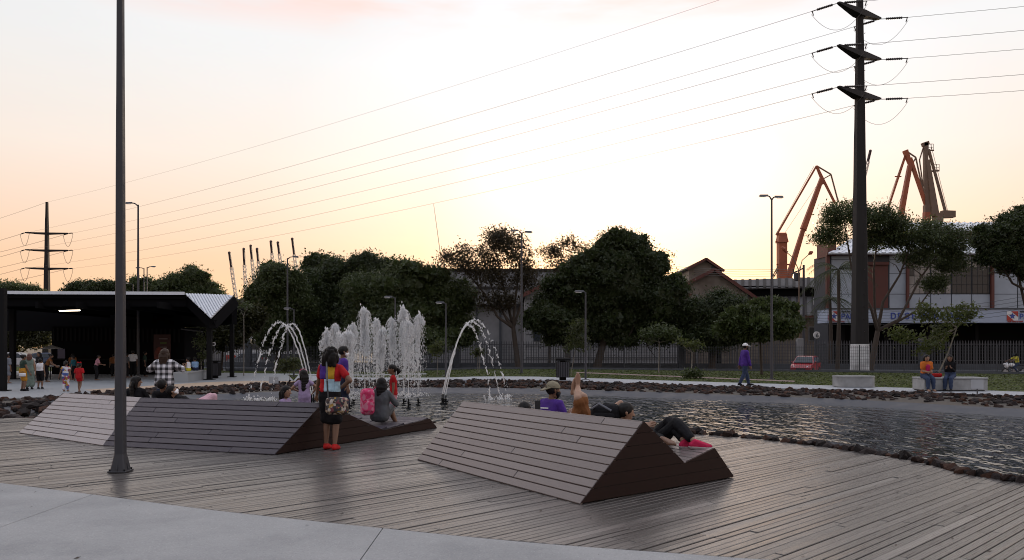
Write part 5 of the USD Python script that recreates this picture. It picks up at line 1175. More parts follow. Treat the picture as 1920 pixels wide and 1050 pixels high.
car('dark blue car right of the pale one behind the pavilion queue', (Q(74, 700, 84)[0], 84, ROAD), 185, paint('car_blue', (.05, .07, .12)), 1.0)
Yb = 89; xb = Q(423, 700, Yb)[0]; T = thing('bus', 'white coach with dark windows and a red stripe behind the left arcs', 'bus', (xb, Yb, ROAD)); L = 11.0
part(T, 'body', m3.Manifold.hull_points(np.array([(x, y, z) for x, zs in ((0, (.4, 2.2)), (.25, (.35, 3.0)), (.6, (.35, 3.2)), (L, (.35, 3.2))) for z in zs for y in (0, 2.5)])), M['sign_white'], smooth=20)
for i in range(7): part(T, 'side_window', MB().box((1.35 + i * 1.38, -.01, 2.3), (1.28, .04, .95)), M['window_glass'])
part(T, 'windscreen', m3.Manifold.hull_points(np.array([(x, y, z) for x, z in ((-.03, 1.5), (.02, 2.3), (.24, 2.98), (.3, 2.9), (.1, 1.5)) for y in (.15, 2.35)])), M['window_glass'])
part(T, 'red_stripe', m3.Manifold.hull_points(np.array([(x, y, z) for x, z in ((-.02, .42), (-.02, 1.2), (2.2, .42), (.9, 1.25)) for y in (-.03, .0)])), M['sign_red']); part(T, 'roof_strip', MB().box((L / 2 + .3, 1.25, 3.24), (L - 1, 2.2, .08)), M['sign_white'])
part(T, 'side_panel', MB().box((L / 2 + 1, -.015, .9), (L - 3, .03, .9)), M['fence_grey'])
part(T, 'mirror', MB().box((-.25, -.15, 2.4), (.12, .3, .5), bev=.04), M['tyre'])
for x in (2.3, 8.2):
    w = part(T, 'wheel', rotx(MB().lathe([(.001, -.12), (.40, -.14), (.48, -.08), (.48, .1), (.001, .1)], n=18), (x, .06, .48)), M['tyre']); part(w, 'rim', rotx(MB().lathe([(.001, .13), (.2, .16), (.26, .13), (.26, .1), (.001, .1)], n=12), (x, .06, .48)), M['rim_metal'])
# the motorcycle at the right edge
ym = 57; mc = np.array([Q(1902, 700, ym)[0], ym, ROAD]); T = thing('motorcycle', 'pale motorcycle ridden along the road at the right edge', 'motorcycle', mc)
for x in (-.65, .65):
    w = part(T, 'wheel', rotx(MB().lathe([(.22, -.05), (.28, -.06), (.31, 0), (.28, .06), (.22, .05), (.22, -.05)], n=20), (x, 0, .31)), M['tyre']); part(w, 'rim', rotx(MB().lathe([(.001, -.03), (.03, -.06), (.22, -.03), (.22, .03), (.03, .06), (.001, .03)], n=14), (x, 0, .31)), M['rim_metal'])
part(T, 'frame', MB().path([(-.65, 0, .31), (-.52, 0, .72), (-.42, 0, .98)], .04).path([(-.48, 0, .8), (0, 0, .45), (.65, 0, .31)], .04), M['tyre'])
part(T, 'fuel_tank', MB().ball((-.2, 0, .82), .22, 2, (1.2, .7, .7)), M['sign_white'], smooth=True); part(T, 'front_fairing', MB().ball((-.55, 0, .78), .18, 2, (.8, .9, 1.2)), M['sign_white'], smooth=True)
part(T, 'seat', MB().box((.3, 0, .82), (.75, .26, .1), bev=.04), M['tyre']); part(T, 'engine', MB().box((0, 0, .42), (.4, .28, .3), bev=.05), M['rim_metal']); part(T, 'handlebar', MB().path([(-.35, -.35, 1.05), (-.42, 0, 1.0), (-.35, .35, 1.05)], .018), M['tyre'])
part(T, 'headlight', MB().ball((-.72, 0, .88), .09, 1), M['head_glass']); part(T, 'exhaust', MB().tube((.1, -.18, .3), (.8, -.2, .42), .05), M['rim_metal'])
# ------------------------------------------------------------------ people
SKIN = {'brown': (.145, .075, .045), 'dark': (.09, .047, .03), 'tan': (.24, .135, .088), 'light': (.42, .26, .19)}
for k, c in SKIN.items(): plain('skin_' + k, c, .55)
plain('hair_black', (.007, .006, .006), .55, spec=.18); plain('hair_brown', (.03, .017, .011), .55, spec=.2); plain('hair_auburn', (.075, .025, .015), .5)
plain('eye_white', (.6, .6, .6), .3); plain('eye_dark', (.01, .008, .007), .2); plain('lip', (.20, .07, .06), .5)
def cloth(name, col, rough=.85): return plain('cloth_' + name, col, rough, var=.22, scale=7, spec=.12, bump=.012, bscale=16)
_SPH = np.array(trimesh.creation.icosphere(subdivisions=1).vertices)
def S(c, r, s=(1, 1, 1)): return np.asarray(c, float) + _SPH * r * np.asarray(s)
def hull(*sets): return m3.Manifold.hull_points(np.vstack(sets))
def chain(pts, rad): return [hull(S(pts[i], rad[i]), S(pts[i + 1], rad[i + 1])) for i in range(len(pts) - 1)]
def union(L): return m3.Manifold.batch_boolean(L, m3.OpType.Add) if len(L) > 1 else L[0]
def ik(a, b, l1, l2, pole):
    a, b = np.asarray(a, float), np.asarray(b, float); d = b - a; L = np.linalg.norm(d); u = d / max(L, 1e-9); L2 = min(L, (l1 + l2) * .999); b = a + u * L2
    x = (l1 * l1 - l2 * l2 + L2 * L2) / (2 * L2); h = math.sqrt(max(l1 * l1 - x * x, 0)); p = np.asarray(pole, float); p = p - u * np.dot(p, u); return a + u * x + unit(p) * h, b
class Body:
    """a posed skeleton in the person's own frame: +y is the way they face, z up, metres, origin on the ground"""
    def __init__(s, h, pelvis=(0, 0, .53), spine=(0, .03, 1), fwd=(0, 1, 0), ankles=((-.055, -.01, .045), (.055, .01, .045)), wrists=((-.14, .03, .47), (.14, .03, .47)),
                 knee=(0, 1, .1), elbow=((-.3, -1, 0), (.3, -1, 0)), look=None, headtilt=None, toes=None, abs_=False, kid=False, build=1.0, female=False):
        k = 1.0 if abs_ else h; s.h, s.kid, s.b = h, kid, build; s.hs = h * (1.18 if kid else 1.0)
        s.pel = np.array(pelvis, float) * k; s.sp = unit(spine); f = np.array(fwd, float); s.f = unit(f - s.sp * np.dot(f, s.sp)); s.r = np.cross(s.f, s.sp)
        T = .285 * h; s.neck = s.pel + s.sp * T; s.sh = [s.neck - s.sp * .02 * h + s.r * d * (.092 if female else .102) * h for d in (-1, 1)]; s.hip = [s.pel + s.r * d * .05 * h - s.sp * .01 * h for d in (-1, 1)]
        s.wr, s.el, s.an, s.kn = [], [], [], []
        for i in (0, 1):
            e, w = ik(s.sh[i], np.array(wrists[i], float) * k, .172 * h, .148 * h, elbow[i] if np.ndim(elbow) == 2 else elbow); s.el.append(e); s.wr.append(w)
            kn, an = ik(s.hip[i], np.array(ankles[i], float) * k, .243 * h, .238 * h, knee[i] if np.ndim(knee) == 2 else knee); s.kn.append(kn); s.an.append(an)
        s.look = unit(look) if look is not None else s.f; s.up = unit(headtilt) if headtilt is not None else unit(s.sp * .5 + np.array([0, 0, .5])); s.look = unit(s.look - s.up * np.dot(s.look, s.up)); s.hr = np.cross(s.look, s.up)
        s.head = s.neck + s.up * .098 * s.hs + s.look * .012 * h; s.toe = toes
    def foot(s, i):
        d = unit(s.toe[i]) if s.toe is not None else unit(s.f * [1, 1, 0] + [0, 0, -.02]); return d
    def trunk(s, e=0, low=0, high=1.0):
        h, b = s.h, s.b; c = lambda t: s.pel + s.sp * t * h; L = []
        rows = [(-.02, .046, .062), (.05, .042, .060), (.12, .036, .052), (.20, .046, .058), (.262, .060, .040)]
        pts = []
        for t, x, r in rows: pts.append(np.vstack([S(c(t) + s.r * d * x * h * b, (r * h) * (b * .5 + .5) + e, (1, 1, 1)) for d in (-1, 1)]))
        for i in range(len(rows) - 1):
            if rows[i][0] >= low - 1e-6 and rows[i + 1][0] <= high: L.append(m3.Manifold.hull_points(np.vstack([pts[i], pts[i + 1]])))
        return L
    def arm(s, i, e=0, upto=2.0):
        h = s.h; P = [s.sh[i], s.el[i], s.wr[i]]; R = [.030 * h * s.b + e, .0235 * h * s.b + e, .016 * h + e]; L = [hull(S(s.neck - s.sp * .03 * h, .028 * h + e), S(s.sh[i], R[0]))]
        if upto <= 1: q = P[0] + (P[1] - P[0]) * upto; return L + [hull(S(P[0], R[0] + e * .3), S(q, R[0] + (R[1] - R[0]) * upto + e * .8))]
        q = P[1] + (P[2] - P[1]) * (upto - 1); return L + [hull(S(P[0], R[0]), S(P[1], R[1])), hull(S(P[1], R[1]), S(q, R[1] + (R[2] - R[1]) * (upto - 1)))]
    def leg(s, i, e=0, upto=2.0):
        h = s.h; P = [s.hip[i], s.kn[i], s.an[i]]; R = [.050 * h * s.b + e, .033 * h * s.b + e, .020 * h + e]
        if upto <= 1: q = P[0] + (P[1] - P[0]) * upto; return [hull(S(P[0], R[0]), S(q, R[0] + (R[1] - R[0]) * upto))]
        q = P[1] + (P[2] - P[1]) * (upto - 1); cal = P[1] + (P[2] - P[1]) * .3 - unit(np.cross(np.cross(P[2] - P[1], s.f), P[2] - P[1]) + 1e-9) * 0
        L = [hull(S(P[0], R[0]), S(P[1], R[1]))]
        if upto >= 1.35: L += [hull(S(P[1], R[1]), S(cal, .034 * h * s.b + e)), hull(S(cal, .034 * h * s.b + e), S(q, R[1] + (R[2] - R[1]) * (upto - 1)))]
        else: L += [hull(S(P[1], R[1]), S(q, R[1]))]
        return L
    def footmesh(s, i, e=0):
        h = s.h; d = s.foot(i); a = s.an[i]; up = np.array([0, 0, 1.0]) if abs(d[2]) < .8 else -s.f; dn = -unit(up - d * np.dot(up, d)); sd = np.cross(d, dn)
        heel = a + dn * .022 * h - d * .022 * h; ball = a + dn * .027 * h + d * .075 * h; tip = a + dn * .029 * h + d * .112 * h
        return hull(S(a, .018 * h + e), S(heel, .017 * h + e), S(ball + sd * .014 * h, .013 * h + e), S(ball - sd * .014 * h, .013 * h + e), S(tip, .011 * h + e))
    def hand(s, i):
        h = s.h; d = unit(s.wr[i] - s.el[i]); inn = unit(np.cross(d, s.f if abs(np.dot(d, s.f)) < .9 else s.sp)); w = unit(np.cross(d, inn)); k = h; W = s.wr[i]
        side = -1 if i == 0 else 1; L = [hull(S(W, .012 * k), *[S(W + d * .052 * k + w * (j - 1.5) * .0105 * k, .0072 * k) for j in range(4)])]
        for j, ln in enumerate((.040, .046, .044, .034)):
            b = W + d * .052 * k + w * (j - 1.5) * .0112 * k; m_ = b + d * ln * .5 * k - inn * side * .004 * k; t = m_ + d * ln * .42 * k - inn * side * .012 * k; L += chain([b, m_, t], [.0060 * k, .0054 * k, .0046 * k])
        b = W + d * .016 * k + w * .014 * k; m_ = b + (d * .5 + w * .85) * .026 * k; L += chain([b, m_, m_ + (d * .9 + w * .3 - inn * side * .2) * .022 * k], [.0072 * k, .0064 * k, .0052 * k]); return L
    def headmesh(s):
        k = s.hs; c, f, u, r = s.head, s.look, s.up, s.hr; P = lambda a, b, d: c + r * a * k + f * b * k + u * d * k
        L = [hull(S(P(0, -.008, .012), .056 * k), S(P(0, .010, .010), .053 * k), S(P(0, .012, -.020), .044 * k)), hull(S(P(0, .016, -.010), .042 * k), S(P(0, .030, -.052), .020 * k), S(P(-.022, .008, -.046), .018 * k), S(P(.022, .008, -.046), .018 * k))]
        L += [hull(S(P(0, .058, .008), .005 * k), S(P(0, .071, -.016), .0075 * k), S(P(-.009, .058, -.018), .005 * k), S(P(.009, .058, -.018), .005 * k)), hull(S(P(-.012, .047, -.037), .006 * k), S(P(.012, .047, -.037), .006 * k), S(P(0, .052, -.037), .006 * k))]
        for a in (-1, 1): L.append(hull(S(P(a * .054, -.004, .004), .010 * k), S(P(a * .052, -.002, -.014), .007 * k), S(P(a * .060, -.010, .004), .007 * k)))
        L.append(hull(S(s.neck - s.sp * .01 * s.h, .030 * s.h), S(P(0, -.012, -.045), .027 * k))); return L
    def hp(s, a, b, d): return s.head + s.hr * a * s.hs + s.look * b * s.hs + s.up * d * s.hs
def relax(man, edge, it=6):
    v, f = arr(man.refine_to_length(edge)); m = trimesh.Trimesh(v, f, process=True); m.merge_vertices(); trimesh.smoothing.filter_taubin(m, lamb=.5, nu=.53, iterations=it); return m
def hairmesh(B, style, ln=.3, e=0.0):
    k = B.hs; H = B.hp; L = [hull(S(H(0, -.012, .018), .0625 * k + e), S(H(0, .004, .028), .0565 * k + e))]
    L[0] = L[0] - hull(S(H(0, .06, -.03), .047 * k), S(H(0, .12, -.02), .07 * k), S(H(0, .075, .012), .040 * k))
    down = np.array([0, 0, -1.0]); back = -B.look
    if style in ('long', 'pony', 'curly'):
        base = H(0, -.045, -.01); n = 6; pts = [base]; 
        for i in range(n): pts.append(pts[-1] + (down * .85 + back * (.35 if i == 0 else -.02) + (B.sp * -.0)) * ln * B.h / n)
        if style == 'long':
            for i in range(n): 
                wd = lambda j: (.040 - .010 * (j / n)) * k
                L.append(hull(*[S(pts[i] + B.hr * a * wd(i), .026 * k) for a in (-1, 1)], *[S(pts[i + 1] + B.hr * a * wd(i + 1), (.024 - .012 * (i + 1) / n) * k) for a in (-1, 1)]))
            for a in (-1, 1): L.append(hull(S(H(a * .05, -.012, .0), .022 * k), S(H(a * .052, -.02, -.075), .018 * k)))
        elif style == 'curly':
            rg = np.random.default_rng(3)
            for _ in range(46):
                d = unit(rg.normal(size=3)); p = H(d[0] * .062, -.022 + d[1] * .05, .0 + d[2] * .075)
                if np.dot(p - B.head, B.look) < .028 * k: L.append(hull(S(p, .024 * k), S(p + down * .03 * k, .02 * k)))
            for a in (-1.2, -.5, .3, 1): L.append(hull(S(H(a * .04, -.05, -.02), .035 * k), S(H(a * .05, -.05, -.02) + down * ln * B.h, .022 * k)))
        else:
            b0 = H(0, -.072, .012); L += chain([b0, b0 + back * .03 * k + down * .04 * k, b0 + back * .022 * k + down * ln * .6 * B.h, b0 + down * ln * B.h], [.022 * k, .030 * k, .024 * k, .008 * k])
    if style == 'bun': L.append(hull(S(H(0, -.07, .045), .028 * k), S(H(0, -.08, .04), .024 * k)))
    return union(L)
def person(label, loc, rotz, B, skin='brown', wear=(), hair=('short', 'hair_black'), face=True, near=False, group=None, extra=None):
    T = thing('person', label, 'person', loc, rotz, group=group); h = B.h
    L = B.trunk() + B.headmesh()
    for i in (0, 1): L += B.arm(i) + B.leg(i) + [B.footmesh(i)] + (B.hand(i) if h > 0 else [])
    m = union(L); part(T, 'body', relax(m, .014 if near else .022, 5 if near else 4), M['skin_' + skin], smooth=True)
    edge = .018 if near else .03
    if hair:
        hm = hairmesh(B, hair[0], hair[2] if len(hair) > 2 else .2); v = relax(hm, edge, 3)
        pts = np.array(v.vertices); pts += (meshkit.noise(pts * [60, 60, 14] * (1.6 / h), 5)[:, None] - .5) * .012 * np.array(v.vertex_normals); part(T, 'hair', (pts, np.array(v.faces)), M[hair[1]], smooth=True)
    if face:
        for a in (-1, 1):
            e = part(T, 'eye', MB().ball(B.hp(a * .021, .0475, .006), .0088 * B.hs, 1), M['eye_white'], smooth=True); part(e, 'iris', MB().ball(B.hp(a * .021, .0535, .006), .0048 * B.hs, 1), M['eye_dark'])
            part(T, 'eyebrow', MB().path([B.hp(a * .010, .054, .021), B.hp(a * .022, .053, .025), B.hp(a * .034, .045, .021)], .0028 * B.hs, 5), M['hair_black'])
        part(T, 'mouth', MB().path([B.hp(-.014, .052, -.036), B.hp(0, .0585, -.0365), B.hp(.014, .052, -.036)], [.002 * B.hs, .0042 * B.hs, .002 * B.hs], 6), M['lip'])
    for w in wear:
        k, m = w[0], w[1]; o = w[2] if len(w) > 2 else {}; e = .008 * h + o.get('e', 0); L = None
        if k in ('shirt', 'dress'):
            L = B.trunk(e, -.02 if k == 'dress' or o.get('long') else .05); sl = o.get('sleeve', .6)
            for i in (0, 1):
                if sl > 0: L += B.arm(i, e * .9, sl)
                else: L += [hull(S(B.neck - B.sp * .03 * h, .034 * h), S(B.sh[i] - B.r * (1 if i else -1) * .02 * h, .032 * h))]
        if k in ('skirt', 'dress'):
            L = L or []; ln = o.get('len', .3) * h; fl = o.get('flare', .02) * h; d = B.sp * -1 if o.get('straight', True) and abs(B.sp[2]) > .8 else None
            top = np.vstack([S(B.pel + B.sp * .06 * h + B.r * a * .040 * h, .056 * h + e) for a in (-1, 1)])
            for i in (0, 1):
                t = min(ln / (.243 * h), 1); q = B.hip[i] + (B.kn[i] - B.hip[i]) * t
                if ln > .243 * h: q2 = B.kn[i] + (B.an[i] - B.kn[i]) * (ln / (.243 * h) - 1)
                else: q2 = q
                hips = np.vstack([S(B.hip[j], .055 * h + e) for j in (0, 1)])
                o2 = B.hip[1 - i] + (B.kn[1 - i] - B.hip[1 - i]) * t; mid = (q + o2) / 2
                L += [hull(top, hips), hull(S(B.hip[i], .055 * h + e), S(q, .045 * h + fl * t), S(mid, .045 * h + fl * t), S(B.pel, .055 * h + e))]
                if ln > .243 * h: L.append(hull(S(q, .045 * h + fl), S(mid, .045 * h + fl), S(q2, .038 * h + fl * 1.3)))
        if k == 'trousers':
            L = B.trunk(e, -.02, .06); lg = o.get('leg', 1.9)
            for i in (0, 1): L += B.leg(i, e * 1.1, lg)
        if k == 'shoes':
            for i in (0, 1):
                sh = part(T, 'shoe', relax(B.footmesh(i, .006 * h), .012 if near else .02, 2), m, smooth=True)
                if o.get('sole'): d = B.foot(i); z = B.footmesh(i, .011 * h); c = np.array(z.bounding_box()).reshape(2, 3); up = unit(np.array([0, 0, 1.0]) - d * d[2]); bt = np.max(arr(z)[0] @ -up); part(sh, 'sole', z.trim_by_plane(tuple(-up), float(bt - .020 * h)), M[o['sole']])
            continue
        if k == 'mask':
            mm = hull(S(B.hp(0, .052, -.022), .024 * B.hs), S(B.hp(0, .038, -.052), .022 * B.hs), S(B.hp(-.03, .026, -.026), .022 * B.hs), S(B.hp(.03, .026, -.026), .022 * B.hs)); mk = part(T, 'face_mask', relax(mm, .01, 2), m, smooth=True)
            for a in (-1, 1): part(mk, 'ear_loop', MB().path([B.hp(a * .045, .03, -.015), B.hp(a * .058, .0, .0)], .0022 * B.hs, 5), m)
            continue
        if k == 'cap':
            sg = o.get('back', 1); cp = hull(S(B.hp(0, -.008, .026), .0655 * B.hs), S(B.hp(0, .004, .024), .0635 * B.hs)).trim_by_plane(tuple(B.up), float(np.dot(B.up, B.hp(0, 0, .022)))); c0 = part(T, 'cap', relax(cp, .012, 1), m, smooth=True)
            br = hull(*[S(B.hp(a, sg * .052, .024), .006 * B.hs) for a in (-.048, .048)], *[S(B.hp(a, sg * .112, .016 if sg > 0 else .0), .005 * B.hs) for a in (-.03, .03)]); part(c0, 'brim', br, m)
            continue
        if k == 'helmet':
            part(T, 'helmet', relax(hull(S(B.hp(0, -.008, .014), .08 * B.hs), S(B.hp(0, .012, .0), .078 * B.hs)), .015, 1), m, smooth=True); part(T, 'visor', hull(*[S(B.hp(a, .07, b), .022 * B.hs) for a in (-.035, .035) for b in (-.005, .02)]), M['car_glass']); continue
        if o.get('panels'):
            mm = union(L); pr = None
            for j, (lo, hi, pm) in enumerate(o['panels']):
                cut = mm ^ m3.Manifold.cube([hi[a] - lo[a] for a in range(3)]).translate([float(x) for x in lo])
                if cut.is_empty(): continue
                tgt = pr or T; q = part(tgt, 'shirt' if pr is None else 'colour_panel', relax(cut, edge, 1), M[pm], smooth=40); pr = pr or q
            continue
        if L:
            cm = relax(union(L), edge, 4); v = np.array(cm.vertices); v += (meshkit.noise(v * (22 / h), 9)[:, None] - .5) * .010 * h * np.array(cm.vertex_normals)
            part(T, {'shirt': o.get('name', 'shirt'), 'dress': 'dress', 'skirt': 'skirt', 'trousers': 'shorts' if o.get('leg', 2) < 1.2 else 'trousers'}[k], (v, np.array(cm.faces)), m, smooth=True)
    if extra: extra(T, B)
    return T
def to_local(p, loc, rotz):
    t = math.radians(-rotz); d = np.asarray(p, float) - np.asarray(loc, float); return np.array([d[0] * math.cos(t) - d[1] * math.sin(t), d[0] * math.sin(t) + d[1] * math.cos(t), d[2]])
def bag(name, label, c, size, m, strap=None, sm=None, rotz=0, pocket=True, cat='bag'):
    T = thing(name, label, cat, c, rotz); w, d, h = size; r = min(w, d) * .42
    def rb(w, d, h, r, o=(0, 0, 0)): return hull(*[S(np.array(o) + [sx * (w / 2 - r), sy * (d / 2 - r), sz * (h / 2 - r)], r) for sx in (-1, 1) for sy in (-1, 1) for sz in (-1, 1)])
    part(T, 'body', relax(rb(w, d, h, r), .02, 2), m, smooth=True)
    if pocket: part(T, 'pocket', relax(rb(w * .72, d * .4, h * .42, r * .45, (0, -d * .42, -h * .16)), .02, 2), m, smooth=True)
    part(T, 'zip', MB().path([(-w * .38, -d * .1, h * .47), (0, -d * .12, h * .505), (w * .38, -d * .1, h * .47)], .006, 5), M['tyre'])
    for st in strap or []: part(T, 'strap', MB().path(np.array(st) , .014, 6), sm or m)
    return T
for nm, c in dict(purple=(.065, .028, .20), yellow=(.42, .25, .025), red=(.36, .014, .018), skyblue=(.36, .52, .62), teal=(.02, .10, .13), black=(.010, .010, .012), white=(.62, .62, .66), grey=(.085, .09, .10), lilac=(.30, .23, .38), pink=(.52, .33, .38), hotpink=(.42, .022, .10), orange=(.48, .13, .025), denim=(.035, .05, .095), ochre=(.42, .20, .03), sage=(.13, .17, .15), brown=(.16, .065, .025), khaki=(.20, .18, .13), navy=(.02, .025, .05), blue=(.20, .32, .50), rosepink=(.42, .20, .24), darkgreen=(.03, .05, .04), yellowgreen=(.45, .40, .04), greyblue=(.16, .17, .20), pinksole=(.6, .55, .56)).items(): M[nm] = cloth(nm, c)
M['shoe_red'] = cloth('shoe_red', (.42, .02, .02)); M['sneaker_pink'] = cloth('sneaker_pink', (.42, .02, .07)); M['cap_white'] = cloth('cap_white', (.68, .68, .70))
usdkit.material(stage, '/World/Looks/plaid', {"tc": ("texture_coordinate", {}), "xyz": ("separate_xyz", {}), "p": ("principled_bsdf", {"roughness": .85}),
    **{f"{a}{i}": v for a, fr in (("x", 8.5), ("z", 8.5)) for i, v in enumerate([("math", {"math_type": "multiply", "value2": fr}), ("math", {"math_type": "fraction"}), ("math", {"math_type": "greater_than", "value2": .5})])},
    "s": ("math", {"math_type": "add"}), "h": ("math", {"math_type": "multiply", "value2": .5}), "r": ("rgb_ramp", {"ramp": [(0, (.62, .62, .66)), (.35, (.62, .62, .66)), (.4, (.20, .20, .22)), (.65, (.20, .20, .22)), (.7, (.012, .012, .015)), (1, (.012, .012, .015))]})},
    [("tc.object", "xyz.vector"), ("xyz.x", "x0.value1"), ("x0.value", "x1.value1"), ("x1.value", "x2.value1"), ("xyz.z", "z0.value1"), ("z0.value", "z1.value1"), ("z1.value", "z2.value1"), ("x2.value", "s.value1"), ("z2.value", "s.value2"), ("s.value", "h.value1"), ("h.value", "r.fac"), ("r.color", "p.base_color")], surface="p.BSDF")
M['plaid'] = UsdShade.Material.Get(stage, '/World/Looks/plaid')
def patch(name, cols, scale):
    usdkit.material(stage, '/World/Looks/' + name, {"tc": ("texture_coordinate", {}), "v": ("voronoi_texture", {"scale": scale}), "b": ("rgb_to_bw", {}), "r": ("rgb_ramp", {"interpolate": False, "ramp": [(i / len(cols), c) for i, c in enumerate(cols)]}), "p": ("principled_bsdf", {"roughness": .8})},
                    [("tc.object", "v.vector"), ("v.color", "b.color"), ("b.val", "r.fac"), ("r.color", "p.base_color")], surface="p.BSDF"); M[name] = UsdShade.Material.Get(stage, '/World/Looks/' + name)
patch('flower_cloth', [(.02, .02, .02), (.03, .03, .03), (.05, .03, .02), (.30, .24, .18), (.02, .02, .025), (.14, .04, .05), (.42, .38, .34), (.03, .025, .03), (.30, .18, .04), (.10, .12, .14)], 26)
patch('jumpsuit_print', [(.55, .55, .60), (.40, .22, .04), (.05, .08, .25), (.55, .55, .6), (.30, .04, .12), (.42, .26, .05)], 9)
patch('backpack_pink', [(.45, .02, .10), (.55, .04, .14), (.50, .16, .24), (.40, .015, .08)], 20)

# -- by the loungers
loc, rz = np.array([*G(618, 843)[:2], 0]), -8
hl = to_local(Q(590, 757, 13.05), loc, rz); B = Body(1.63, pelvis=(0, 0, .86), spine=(.03, .07, 1), ankles=((-.07, .03, .075), (.10, -.05, .075)), wrists=(hl + [.02, 0, .06], (.17, .05, .98)), elbow=((-.3, -1, .2), (1, -.5, .1)), look=(.15, 1, -.05), abs_=True, female=True)
x = lambda a, b, c: (a, b, c)
person('woman in colour blocked shirt and black skirt leaning on the left lounger', loc, rz, B, 'brown',
       [('shirt', None, {'sleeve': .55, 'panels': [((-1, -1, .0), (-.155, 1, 2), 'red'), ((-.155, -1, 1.12), (-.035, 1, 2), 'purple'), ((-.035, -1, 1.12), (.105, 1, 2), 'yellow'), ((.105, -1, 1.08), (1, 1, 2), 'red'), ((-.155, -1, .0), (-.06, 1, 1.12), 'red'), ((-.06, -1, .0), (.105, 1, 1.12), 'skyblue'), ((.105, -1, 0), (1, 1, 1.08), 'skyblue')]}),
        ('skirt', M['black'], {'len': .22}), ('shoes', M['shoe_red'])], ('curly', 'hair_black', .07), face=False, near=True)
bc = np.array([*Q(632, 761, 12.25)]); sh = np.array([loc[0] - .10, loc[1] + .02, 1.40])
bag('shoulder_bag', 'flower patterned shoulder bag hanging at the standing woman\'s hip', bc, (.36, .17, .27), M['flower_cloth'], [[(-.15, .02, .12), tuple(np.array([-.12, -.10, .38])), tuple(sh - bc + [.02, -.12, -.02]), tuple(sh - bc + [.04, .03, .03])]], M['grey'], -8)
loc = np.array([*Q(641, 800, 17.0)[:2], 0]); B = Body(1.66, look=(-.8, .5, -.1), wrists=((-.13, .05, .48), (.15, .06, .5)))
person('person in purple and teal shirt with white mask beside the woman in colour blocks', loc, -60, Body(1.66, look=(.1, 1, -.1)), 'brown', [('shirt', M['purple'], {'sleeve': .6}), ('trousers', M['navy']), ('mask', M['cap_white']), ('shoes', M['black'])], ('short', 'hair_black'), near=True)
loc = np.array([*Q(712, 783, 15.0)[:2], 0]); zs = .27
B = Body(1.5, pelvis=(0, 0, zs + .09), spine=(.03, .10, 1), ankles=((-.12, .42, .12), (.16, .46, .12)), wrists=((-.16, .30, zs + .34), (.20, .34, zs + .30)), abs_=True, female=True, build=1.12, look=(-.4, 1, -.1))
person('seated woman in grey dress with long black hair, pink backpack at her side', loc, -14, B, 'brown', [('dress', M['grey'], {'sleeve': 1.1, 'len': .24, 'flare': .02, 'e': .006})], ('long', 'hair_black', .28), face=False, near=True)
bag('backpack', 'hot pink backpack hanging on the seated woman\'s left shoulder', Q(689, 753, 14.85), (.26, .20, .50), M['backpack_pink'], [[(.10, .08, .2), (.20, .12, .28), (.26, .1, .1), (.16, .08, -.18)]], M['hotpink'], 20)
loc = np.array([*Q(738, 788, 17.2)[:2], 0]); B = Body(1.22, kid=True, look=(-.1, 1, -.05), wrists=((-.13, .02, .44), (.13, .02, .44)))
person('girl in red dress with ponytail standing right of the seated woman, facing left', loc, 100, B, 'brown', [('shirt', M['red'], {'sleeve': .35, 'long': True}), ('skirt', M['rosepink'], {'len': .2, 'flare': .035}), ('shoes', M['rosepink'])], ('pony', 'hair_black', .10), near=True)
loc = np.array([*Q(533, 760, 15.6)[:2], .12]); B = Body(1.32, pelvis=(0, 0, .10), spine=(0, .05, 1), ankles=((-.08, .45, .05), (.10, .45, .05)), wrists=((-.16, .25, .2), (.16, .25, .2)), abs_=True, kid=True, female=True)
person('seated girl with dark hair in lilac top looking right over the left lounger', loc, -105, B, 'tan', [('shirt', M['lilac'], {'sleeve': .6}), ('trousers', M['denim'])], ('long', 'hair_black', .12), near=True)
def flowers(T, B):
    hb = part(T, 'headband', MB().path([B.hp(.062 * math.cos(a), .01, .012 + .066 * math.sin(a)) for a in np.linspace(0, math.pi, 12)], .006, 6), M['rosepink'])
    for i, a in enumerate(np.linspace(.6, 2.5, 6)): part(hb, 'flower', MB().ball(B.hp(.064 * math.cos(a), .012, .016 + .068 * math.sin(a)), .016, 1), M['pink' if i % 2 else 'hotpink'])
loc = np.array([*Q(571, 770, 16.6)[:2], 0]); B = Body(1.13, kid=True, female=True, spine=(-.05, .05, 1), look=(-.5, 1, -.25), wrists=((-.12, .10, .62), (.15, .1, .60)), elbow=((-1, -.3, -.2), (1, -.3, -.2)))
person('girl with long dark hair and a flower headband behind the left lounger', loc, 10, B, 'tan', [('dress', M['lilac'], {'sleeve': .4, 'len': .26})], ('long', 'hair_black', .34), face=False, near=True, extra=flowers)
loc = np.array([*Q(256, 770, 17.4)[:2], .12]); B = Body(1.62, pelvis=(0, 0, .13), spine=(0, -.10, 1), ankles=((-.1, .62, .05), (.1, .62, .05)), wrists=((-.2, -.1, .15), (.2, .3, .3)), abs_=True, female=True, look=(.75, .6, .05))
person('person with long straight black hair sitting behind the pale lounger section', loc, 0, B, 'tan', [('shirt', M['black'], {'sleeve': 1.9}), ('trousers', M['denim'])], ('long', 'hair_black', .30), near=True)
loc = np.array([*Q(308, 780, 17.6)[:2], 0]); B = Body(1.60, female=True, wrists=((-.11, .16, .72), (.11, .16, .72)), elbow=((-1, -.2, -.4), (1, -.2, -.4)), build=1.12)
person('woman in black and white plaid shirt with long brown hair, seen from behind', loc, 4, B, 'light', [('shirt', M['plaid'], {'sleeve': 1.9, 'e': .016, 'long': True}), ('trousers', M['denim']), ('shoes', M['black'])], ('long', 'hair_brown', .20), face=False, near=True)
lean = dict(abs_=True)
